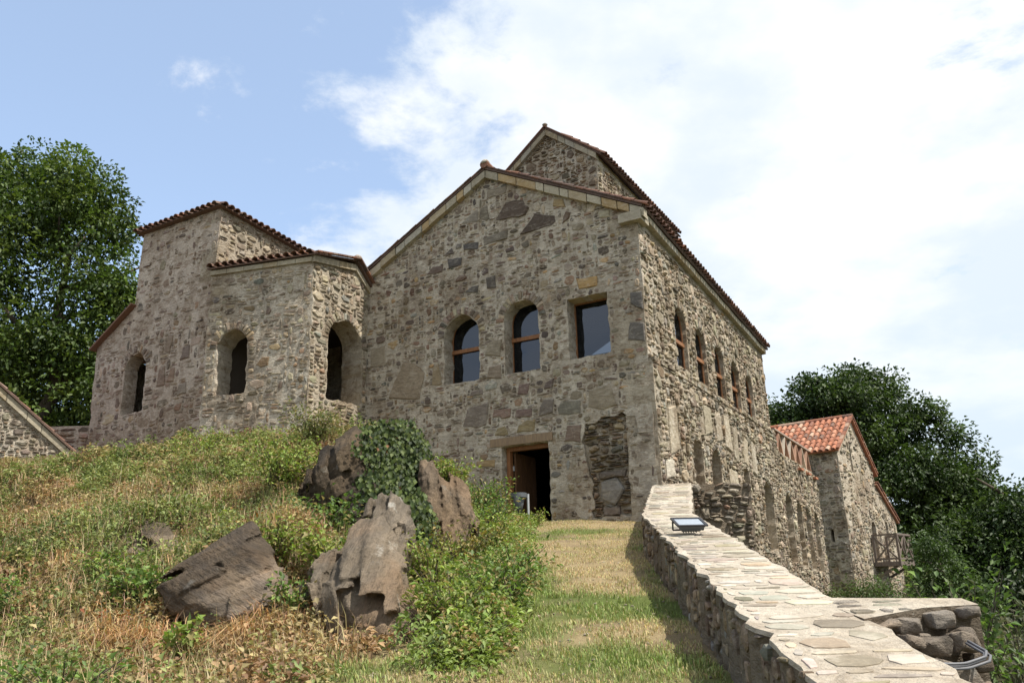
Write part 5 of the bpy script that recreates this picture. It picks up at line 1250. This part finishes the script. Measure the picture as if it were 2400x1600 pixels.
# mass of wood filling the slope behind
R = np.random.default_rng(77); lob = []
for i in range(34):
    y = R.uniform(58, 130); x = R.uniform(.20, .85) * y + R.uniform(-3, 3); lob.append((x, y, R.uniform(-8, 0) + (y - 60) * .05, 6, 5, 5.5 + R.uniform(-1, 2)))
V, F, C = crown(lob, 1500, 1.7, 34, .6, G3, R)
tag(mk('woodland', V, F, M_LEAF, None, C), 'dark mass of woodland filling the valley slope', 'woodland', None, 'stuff')
R = np.random.default_rng(78); lob = [(x, y, np.interp(x, [-60, -25], [8, 7.5]) + R.uniform(0, 2), 5, 4, 6) for x, y in zip(R.uniform(-62, -26, 12), R.uniform(42, 60, 12))]
V, F, C = crown(lob, 420, 1.5, 34, .55, G2, R); tag(mk('woodland', V, F, M_LEAF, None, C), 'dark trees far behind the left hut', 'woodland', None, 'stuff')

def shrub(name, label, cat, ctr, rad, h, n, leaf, cols, seed, stems=10, aspect=.55, group=None, mat=None, up=.9):
    R = np.random.default_rng(seed); z0 = float(ground_z(np.array([ctr[0]]), np.array([ctr[1]]))[0]) if len(ctr) == 2 else ctr[2]
    t = thing(name, label, cat, (ctr[0], ctr[1], z0), 0, group)
    mb = MB(); tips = []
    for i in range(stems):
        a = R.uniform(0, 6.28); r = rad * R.uniform(.2, 1.0) ** .6; hh = h * R.uniform(.55, 1.05); e = np.array([math.cos(a) * r, math.sin(a) * r, hh]); m = e * (.45, .45, .6)
        mb.tube([(e[0] * .15, e[1] * .15, -.08), tuple(m), tuple(e)], [.008, .006, .003], 5, (.14, .11, .06)); tips.append((m, e))
    mb.build('stems', M_BARK, t)
    k = R.integers(0, stems, n); q = R.uniform(.1, 1.05, n); M_ = np.array([x[0] for x in tips])[k]; E_ = np.array([x[1] for x in tips])[k]
    P = np.where((q < .5)[:, None], M_ * (q * 2)[:, None], M_ + (E_ - M_) * ((q - .5) * 2)[:, None]) + R.normal(0, rad * .16, (n, 3)) * (1, 1, .7)
    P[:, 2] = np.maximum(P[:, 2], .0)
    D = norm(P * (1, 1, .2) + rand_unit(n, R) * rad * .8 + (0, 0, .0)); N = norm(np.array([0, 0, up]) + rand_unit(n, R) * .55)
    c = np.array(cols)[R.integers(0, len(cols), n)] * (1 + R.normal(0, .2, (n, 1))); V, F, C = leaf_geo(P, D, N, leaf * R.uniform(.55, 1.25, n), np.clip(c, .01, .6), aspect)
    mk('foliage', V, F, mat or M_LEAF, t, C); return t
YG = [(.22, .29, .06), (.16, .24, .05), (.27, .31, .08)]; MG = [(.125, .20, .045), (.155, .23, .055), (.095, .155, .04)]; DG = [(.065, .11, .03), (.09, .14, .04)]
RD = [(.24, .08, .035), (.30, .15, .05), (.12, .13, .035), (.20, .10, .04)]
gs = 'leafy weeds on the mound'
SH = [('fern_like_shrub', 'bright yellow-green feathery shrub right of the ribbed rock slab', (-.62, 7.75), .30, .62, 1500, .075, YG, 26, .3),
      ('weed_shrub', 'mid-green weed clump at the path edge beyond the yellow-green shrub', (-.22, 8.5), .42, .58, 1700, .07, MG, 28, .55),
      ('weed_shrub', 'low bright green weed clump in front of the ribbed slab, nearest the path', (-.38, 7.25), .32, .34, 1100, .06, YG, 22, .55),
      ('weed_shrub', 'leafy green clump on the path edge halfway up to the door', (-.05, 10.3), .42, .55, 1500, .065, MG, 24, .5),
      ('weed_shrub', 'tangled yellowish clump below the brown jagged rock', (-.75, 11.3), .5, .65, 1700, .07, [(.17, .19, .05), (.12, .14, .04), (.26, .20, .06)], 24, .5),
      ('weed_shrub', 'tall soft green weeds just left of the litter bin', (-.75, 17.0), .6, .85, 2200, .08, MG, 30, .45),
      ('weed_shrub', 'green weeds at the foot of the litter bin', (.30, 18.2), .4, .26, 1000, .07, YG, 20, .5),
      ('weed_shrub', 'yellow-green bush crowning the jagged brown rock', (-1.0, 13.0, 3.2), .38, .45, 1300, .07, YG, 20, .5),
      ('weed_shrub', 'green bush on the mound edge between the jagged rock and the door', (-.7, 14.6), .6, .75, 1900, .075, MG, 26, .5),
      ('weed_shrub', 'bushy green weeds left of the dark pointed rock', (-3.6, 12.6), .6, .75, 2100, .075, YG, 28, .55),
      ('weed_shrub', 'dark green bramble in front of the dark pointed rock', (-2.5, 10.8), .55, .6, 1900, .075, DG + MG, 24, .6),
      ('weed_shrub', 'bright bramble leaves between boulder and ribbed slab', (-1.95, 9.1), .4, .5, 1500, .075, YG, 22, .65),
      ('weed_shrub', 'reddish bramble patch above the boulder', (-3.1, 10.6), .5, .5, 1500, .07, RD, 22, .6),
      ('weed_shrub', 'green bramble left of the boulder in the slope', (-4.0, 9.2), .45, .42, 1400, .075, MG, 22, .65),
      ('weed_shrub', 'trailing bramble with pale leaves at the lower left of the boulder', (-2.95, 7.6), .22, .55, 320, .085, YG, 8, .75),
      ('weed_shrub', 'tall yellow-green tuft on the skyline in front of the annex', (-6.1, 16.2), .5, .75, 1500, .08, YG, 24, .3),
      ('weed_shrub', 'grey-green weeds at the bay corner of the annex', (-4.3, 17.6), .6, .9, 1900, .08, [(.16, .19, .07), (.2, .22, .08), (.12, .15, .05)], 26, .45),
      ('weed_shrub', 'green weed clump in the lower left foreground', (-2.9, 5.6), .35, .4, 1100, .06, MG, 18, .6),
      ('weed_shrub', 'green weed clump at the far left slope', (-5.4, 8.6), .45, .45, 1300, .07, MG, 20, .6),
      ('weed_shrub', 'bramble growing over the right edge of the boulder', (-2.15, 8.15), .25, .45, 800, .065, MG, 16, .6),
      ('weed_shrub', 'leafy weeds behind the boulder ridge', (-2.7, 9.35), .4, .55, 1100, .065, YG, 18, .55),
      ('weed_shrub', 'bright weeds hugging the right side of the pointed tan rock', (-.95, 9.3), .35, .6, 1300, .065, YG, 20, .5),
      ('weed_shrub', 'green weeds at the base of the dark pointed rock, right side', (-1.75, 10.6), .35, .5, 1100, .065, MG, 18, .55),
      ('weed_shrub', 'tall weeds beside the jagged brown rock, path side', (-.45, 12.3), .4, .75, 1400, .07, YG, 20, .5),
      ('weed_shrub', 'dry-tipped weeds at the left foot of the boulder', (-3.75, 8.35), .3, .4, 800, .06, RD, 14, .5),
      ('weed_shrub', 'mixed green clump below the half-buried tan rock', (-4.6, 9.7), .4, .4, 1200, .065, MG + YG, 20, .6)]
for i, (nm, lb_, ctr, rad, h, n, lf, cols, stm, asp) in enumerate(SH): shrub(nm, lb_, 'shrub', ctr, rad * 1.15, h * .88, int(n * .68), lf * .95, cols + [(.26, .22, .09)], 200 + i, stm, asp, gs)
shrub('seed_head_shrub', 'grey-green shrub with pale seed heads beyond the broken wall end', 'shrub', (4.3, 7.6, -.3), .95, 1.6, 5200, .075, [(.07, .085, .035), (.09, .10, .05), (.17, .165, .10), (.05, .068, .028)], 301, 60, .42)
shrub('seed_head_shrub', 'taller loose shrub at the right edge below the wood', 'shrub', (5.9, 9.6, -.8), 1.1, 2.2, 3800, .085, [(.055, .07, .03), (.08, .09, .045), (.04, .055, .022)], 302, 50, .42)
shrub('weed_shrub', 'leafy twigs reaching over the end of the branch wall', 'shrub', (3.35, 6.6, .5), .4, 1.15, 900, .07, DG + MG, 303, 16, .5)
for i, (x, y) in enumerate(((12.9, 32.6), (14.0, 34.0), (15.6, 35.6), (17.6, 37.5))):
    shrub('weed_shrub', ['pale weeds at the end of the low side wall', 'weeds at the shaded foot of the tower house', 'weeds under the tower house gable', 'weeds below the wooden balcony'][i], 'shrub', (x, y), .9, 1.2, 900, .12, DG + [(.12, .13, .06)], 310 + i, 24, .5)

# ivy curtain over the rock
def surf_points(obs, n, R, facing):
    Ps, Ns, A = [], [], []
    for o in obs:
        me = o.data; me.calc_loop_triangles(); co = np.array([v.co for v in me.vertices]) + np.array(o.location); T = np.array([t.vertices for t in me.loop_triangles])
        a, b, c = co[T[:, 0]], co[T[:, 1]], co[T[:, 2]]; nn = np.cross(b - a, c - a); ar = np.linalg.norm(nn, axis=1) / 2; nn = norm(nn)
        w = ar * np.clip((nn @ facing) + .35, 0, 1); Ps.append((a, b, c)); Ns.append(nn); A.append(w)
    a, b, c = [np.concatenate([p[i] for p in Ps]) for i in range(3)]; nn = np.concatenate(Ns); w = np.concatenate(A)
    k = R.choice(len(w), n, p=w / w.sum()); u = R.random((n, 2)); f = u.sum(1) > 1; u[f] = 1 - u[f]
    return a[k] + (b[k] - a[k]) * u[:, :1] + (c[k] - a[k]) * u[:, 1:], nn[k]
R = np.random.default_rng(91)
ivy = thing('ivy', 'glossy dark ivy curtain hanging over the rock mound', 'ivy', (-1.9, 12.2, 2.4))
P, N = surf_points([ROCKG], 10500, R, norm(np.array([.1, -1, .35])))
Pc, Nc = surf_points([ROCKC, ROCKL], 16000, R, norm(np.array([.6, -.5, .6])))
keep_ = (Pc[:, 0] > -2.25 + .30 * (3.6 - Pc[:, 2]) * (Pc[:, 2] < 3.6) + .35 * (vnoise(Pc * 4, 3) - .5)) & (vnoise(Pc * 3.1, 8) > .34)
P = np.concatenate([P, Pc[keep_]]); N = np.concatenate([N, Nc[keep_]])
P = P + N * R.uniform(.02, .24, (len(P), 1)) + R.normal(0, .03, P.shape); n = len(P)
D = norm(np.array([0, -.25, -1.]) + rand_unit(n, R) * .55); Nn = norm(N * .7 + np.array([.1, -.8, .55]) + rand_unit(n, R) * .4)
c = np.array([(.036, .056, .014), (.055, .08, .018), (.022, .036, .010), (.085, .11, .028)])[R.integers(0, 4, n)] * (1 + R.normal(0, .2, (n, 1)))
red = R.random(n) < .004; c[red] = (.16, .07, .025)
V, F, C = leaf_geo(P - np.array([-1.9, 12.2, 2.4]), D, Nn, .068 * R.uniform(.6, 1.3, n), np.clip(c, .01, .5), .85, .1); mk('foliage', V, F, M_IVY, ivy, C)
mb = MB()
for i in range(26):
    k = int(R.integers(n)); p = P[k] - np.array([-1.9, 12.2, 2.4]); mb.tube([tuple(p), tuple(p + (R.normal(0, .05), -.03, -.25)), tuple(p + (R.normal(0, .1), -.02, -.55))], [.006, .005, .003], 5)
mb.build('stems', M_BARK, ivy)

# ------------------------------------------------------------------ grass and ground cover
R = np.random.default_rng(99)
# lawn on the path
X, Y = polar(180000, -22, 16, 3.6, 19.6, R, .9)
w = hill_w(X, Y); s = side_of(X, Y); m = (w < .55 * R.random(len(X)) + .15) & (s < -.42); X, Y = X[m], Y[m]
Z = ground_z(X, Y); P2 = np.stack([X, Y], -1); gr = fbm(P2 * .9, 4, 21); bare = fbm(P2 * 2.3, 3, 61)
m = R.random(len(X)) < np.clip(1.15 - 1.7 * sstep(.52, .72, bare), .12, 1); X, Y, Z, gr = X[m], Y[m], Z[m], gr[m]; n = len(X)
mixg = (sstep(.36, .66, gr + R.normal(0, .12, n)))[:, None]
col = jcol((.47, .385, .20), n, R) * (1 - mixg) + jcol((.20, .255, .07), n, R) * mixg
V, F, C = blade_geo(np.stack([X, Y, Z - .005], -1), R.uniform(.025, .07, n) * (.8 + .5 * mixg[:, 0]), R.uniform(.005, .010, n), R.uniform(.2, 1.0, n), R.uniform(0, 6.28, n), col)
tag(mk('lawn_grass', V, F, M_DRY, None, C), 'short patchy green and straw-coloured grass on the path', 'grass', None, 'stuff')
# rough grass, dry stalks and low leaves over the mound
X, Y = polar(112000, -45, 4, 3.6, 21, R, 1.25); w = hill_w(X, Y); m = (w > .12) & (R.random(len(X)) < .25 + w); X, Y = X[m], Y[m]; Z = ground_z(X, Y); P2 = np.stack([X, Y], -1)
sp1 = fbm(P2 * .75, 4, 121); n = len(X); dryf = sstep(.62, .40, sp1 + R.normal(0, .07, n))
hh = R.uniform(.06, .24, n) * (.65 + .9 * fbm(P2 * 1.5, 3, 71)); g_ = (R.random(n) < dryf * .85 + .08)[:, None]
col = np.where(g_, jcol((.45, .34, .18), n, R, .3), jcol((.175, .21, .07), n, R, .3))
V, F, C = blade_geo(np.stack([X, Y, Z - .01], -1), hh, R.uniform(.005, .012, n), R.uniform(.15, 1.1, n), R.uniform(0, 6.28, n), col, .55)
tag(mk('rough_grass', V, F, M_DRY, None, C), 'rough dry grass covering the left mound', 'grass', None, 'stuff')
# low leafy cover in clumps
K = 5400; X, Y = polar(K, -45, 3, 3.8, 20.5, R, 1.35); w = hill_w(X, Y); m = (w > .12); X, Y = X[m], Y[m]; K = len(X); P2 = np.stack([X, Y], -1); sp1 = fbm(P2 * .75, 4, 121)
pal_ = np.where((sp1 + R.normal(0, .08, K) > .51)[:, None], np.array([(.18, .22, .065), (.14, .18, .055), (.25, .275, .09), (.11, .14, .045)])[R.integers(0, 4, K)], np.array([(.34, .275, .13), (.33, .215, .11), (.24, .225, .085), (.20, .12, .065)])[R.integers(0, 4, K)])
per = 56; k = np.repeat(np.arange(K), per); n = len(k); rad = R.uniform(.08, .36, K); ht = R.uniform(.05, .42, K) ** 1.15
a = R.uniform(0, 6.28, n); r = np.sqrt(R.random(n)); px = X[k] + np.cos(a) * r * rad[k]; py = Y[k] + np.sin(a) * r * rad[k]; pz = ground_z(px, py) + ht[k] * np.sqrt(1 - r * r * .9) * R.uniform(.35, 1.0, n)
D = norm(np.stack([np.cos(a), np.sin(a), np.zeros(n)], -1) + rand_unit(n, R) * .9); N = norm(np.array([0, -.15, 1.]) + rand_unit(n, R) * .5)
V, F, C = leaf_geo(np.stack([px, py, pz], -1), D, N, R.uniform(.025, .07, n) * R.uniform(.7, 1.35, K)[k], np.clip(pal_[k] * (1 + R.normal(0, .22, (n, 1))), .01, .6), .62)
tag(mk('ground_cover', V, F, M_LEAF, None, C), 'low leafy weeds and brambles over the left mound', 'ground cover', None, 'stuff')
# taller thicket along the mound's edge by the path
K = 620; t_ = R.uniform(6.6, 18.4, K); X = np.interp(t_, [6.5, 9, 12, 15, 18.5], [-.35, -.05, .0, .1, .3]) - np.abs(R.normal(0, 1.0, K)) * np.interp(t_, [6.5, 8.8, 10, 18], [.18, .25, .7, .7]); Y = t_ + R.normal(0, .1, K); K = len(X)
rad = R.uniform(.10, .30, K); ht = R.uniform(.10, .36, K) * np.clip(.45 + 1.2 * vnoise(np.stack([X, Y], -1) * 1.4, 5), .4, 1.3)
pal_ = np.array([(.17, .23, .055), (.21, .265, .07), (.125, .175, .05), (.25, .28, .085), (.30, .22, .10)])[R.choice(5, K, p=[.24, .24, .18, .16, .18])]
per = 85; k = np.repeat(np.arange(K), per); n = len(k); a = R.uniform(0, 6.28, n); r = np.sqrt(R.random(n)); px = X[k] + np.cos(a) * r * rad[k]; py = Y[k] + np.sin(a) * r * rad[k]
pz = ground_z(px, py) + ht[k] * (1 - r * r * .75) * R.uniform(.15, 1.0, n) ** .6
D = norm(np.stack([np.cos(a), np.sin(a), np.zeros(n)], -1) + rand_unit(n, R) * .9); N = norm(np.array([0, -.2, 1.]) + rand_unit(n, R) * .5)
V, F, C = leaf_geo(np.stack([px, py, pz], -1), D, N, R.uniform(.03, .075, n), np.clip(pal_[k] * (1 + R.normal(0, .22, (n, 1))), .01, .6), .55)
tag(mk('bramble_thicket', V, F, M_LEAF, None, C), 'dense green bramble thicket between the rocks and the path', 'thicket', None, 'stuff')
K = 260; X = R.uniform(-10, -2.6, K); Y = R.uniform(14.2, 18.6, K) - .25 * (X < -8); rad = R.uniform(.10, .35, K); ht = R.uniform(.15, .62, K) ** 1.2
pal_ = np.array([(.19, .235, .075), (.24, .27, .095), (.14, .18, .055), (.33, .27, .13)])[R.choice(4, K, p=[.3, .3, .2, .2])]; per = 90; k = np.repeat(np.arange(K), per); n = len(k); a = R.uniform(0, 6.28, n); r = np.sqrt(R.random(n)); px = X[k] + np.cos(a) * r * rad[k]; py = Y[k] + np.sin(a) * r * rad[k]
pz = ground_z(px, py) + ht[k] * (1 - r * r * .75) * R.uniform(.15, 1.0, n) ** .6; D = norm(np.stack([np.cos(a), np.sin(a), R.uniform(-.2, .8, n)], -1) + rand_unit(n, R) * .7); N = norm(np.array([0, -.2, 1.]) + rand_unit(n, R) * .6)
V, F, C = leaf_geo(np.stack([px, py, pz], -1), D, N, R.uniform(.05, .12, n), np.clip(pal_[k] * (1 + R.normal(0, .22, (n, 1))), .01, .6), .35)
tag(mk('crest_weeds', V, F, M_LEAF, None, C), 'uneven fringe of weeds along the crest of the mound', 'weeds', None, 'stuff')
# rank growth on the falling ground right of the walls
K = 900; Y = R.uniform(6, 40, K); X = np.interp(Y, RETAIN[:, 1], RETAIN[:, 0]) + .9 + R.exponential(3.0, K); rad = R.uniform(.2, .7, K); ht = R.uniform(.1, .55, K)
pal_ = np.array([(.075, .10, .035), (.10, .125, .045), (.055, .08, .028), (.16, .145, .075)])[R.choice(4, K, p=[.35, .3, .2, .15])]; per = 44; k = np.repeat(np.arange(K), per); n = len(k); a = R.uniform(0, 6.28, n); r = np.sqrt(R.random(n)); px = X[k] + np.cos(a) * r * rad[k]; py = Y[k] + np.sin(a) * r * rad[k]
pz = ground_z(px, py) + ht[k] * (1 - r * r * .7) * R.uniform(.1, 1.0, n); D = norm(np.stack([np.cos(a), np.sin(a), R.uniform(-.2, .6, n)], -1) + rand_unit(n, R) * .7); N = norm(np.array([0, -.2, 1.]) + rand_unit(n, R) * .6)
V, F, C = leaf_geo(np.stack([px, py, pz], -1), D, N, R.uniform(.07, .18, n), np.clip(pal_[k] * (1 + R.normal(0, .22, (n, 1))), .01, .6), .45)
tag(mk('slope_weeds', V, F, M_LEAF, None, C), 'rank weeds on the falling ground below the side wall', 'weeds', None, 'stuff')
# long pale stalks over the slope
X, Y = polar(19000, -45, -1, 3.8, 19, R, 1.3); m = hill_w(X, Y) > .2; X, Y = X[m], Y[m]; n = len(X)
V, F, C = blade_geo(np.stack([X, Y, ground_z(X, Y) - .02], -1), R.uniform(.2, .55, n), R.uniform(.004, .008, n), R.uniform(.1, .9, n), R.uniform(0, 6.28, n), jcol((.45, .34, .20), n, R, .3), .5)
tag(mk('dry_stalks', V, F, M_DRY, None, C), 'long pale dry stalks scattered over the mound', 'dry grass', None, 'stuff')
# arching straw tufts round the boulder and stalks with seed heads
parts = []
for cx_, cy_, nn_, hh_ in [(-2.45, 7.75, 420, .52), (-2.15, 7.85, 300, .46), (-2.8, 7.7, 260, .44), (-3.4, 7.9, 420, .5), (-3.75, 8.0, 300, .46), (-3.2, 7.6, 200, .42), (-1.75, 7.3, 120, .34), (-4.6, 7.4, 150, .4), (-5.4, 10.2, 150, .45), (-6.6, 12.5, 160, .5), (-6.0, 15.2, 160, .55), (-3.9, 6.3, 160, .38), (-2.6, 10.0, 120, .4), (-5.9, 16.0, 160, .7)]:
    x = cx_ + R.normal(0, .14, nn_); y = cy_ + R.normal(0, .10, nn_); parts.append(blade_geo(np.stack([x, y, ground_z(x, y) - .02], -1), hh_ * R.uniform(.5, 1.2, nn_), R.uniform(.006, .011, nn_), R.uniform(.4, 1.3, nn_), R.uniform(0, 6.28, nn_), jcol((.46, .30, .15), nn_, R, .2), .75))
for cx_, cy_, ta in zip(*polar(420, -45, -2, 4.2, 18.5, R, 1.3), R.random(420)):
    if hill_w(np.array([cx_]), np.array([cy_]))[0] < .25: continue
    nn_ = 34; sp_ = R.uniform(.03, .09); x = cx_ + R.normal(0, sp_, nn_); y = cy_ + R.normal(0, sp_, nn_); bc_ = (.46, .34, .18) if ta < .5 else (.22, .25, .085)
    parts.append(blade_geo(np.stack([x, y, ground_z(x, y) - .02], -1), R.uniform(.18, .5) * R.uniform(.5, 1.15, nn_), R.uniform(.005, .010, nn_), R.uniform(.3, 1.2, nn_), R.uniform(0, 6.28, nn_), jcol(bc_, nn_, R, .22), .7))
V, F, C = merge(parts); tag(mk('straw_tufts', V, F, M_DRY, None, C), 'arching tufts of dry straw-coloured grass round the boulder', 'dry grass', None, 'stuff')
X, Y = polar(260, -33, -14, 4.2, 8.0, R, 1.3); m = hill_w(X, Y) > .5; X, Y = X[m], Y[m]; Z = ground_z(X, Y); mb = MB()
for x, y, z_ in zip(X, Y, Z):
    h = R.uniform(.14, .34); dx, dy = R.normal(0, .05, 2); c0 = (.20, .135, .065)
    mb.tube([(x, y, z_ - .02), (x + dx, y + dy, z_ + h)], [.004, .003], 4, c0); r_ = R.uniform(.010, .019); c1 = np.array((.20, .14, .055)) * R.uniform(.7, 1.3)
    hv = rand_unit(10, R) * r_ * 1.5 + (x + dx, y + dy, z_ + h); hb = np.concatenate([hv, [[x + dx, y + dy, z_ + h - r_]]])
    for q in range(10): mb.add([hv[q], hv[(q + 1) % 10], hv[(q + 3) % 10]], [(0, 1, 2)], c1)
tag(mb.build('thistle_stalks', M_DRY), 'brown dried thistle heads in the lower left corner', 'weeds', None, 'stuff')
# loose pebbles on the trodden path
X, Y = polar(900, -10, 12, 5.0, 19.2, R, 1.2); m = (hill_w(X, Y) < .2) & (side_of(X, Y) < -.5) & (fbm(np.stack([X, Y], -1) * 2.3, 3, 61) > .50); X, Y = X[m], Y[m]; Z = ground_z(X, Y); mb = MB()
oct_ = np.array([(1, 0, 0), (-1, 0, 0), (0, 1, 0), (0, -1, 0), (0, 0, 1), (0, 0, -1)], float); of = [(0, 2, 4), (2, 1, 4), (1, 3, 4), (3, 0, 4), (2, 0, 5), (1, 2, 5), (3, 1, 5), (0, 3, 5)]
for x, y, z_ in zip(X, Y, Z):
    mb.add(oct_ * R.uniform(.6, 1.2, (6, 3)) * R.uniform(.008, .028) * (1, 1, .6) + (x, y, z_ + .004), of, np.array((.34, .29, .22)) * R.uniform(.6, 1.3))
tag(mb.build('pebbles', M_STONE_D), 'small loose pebbles scattered over the path', 'pebbles', None, 'stuff')
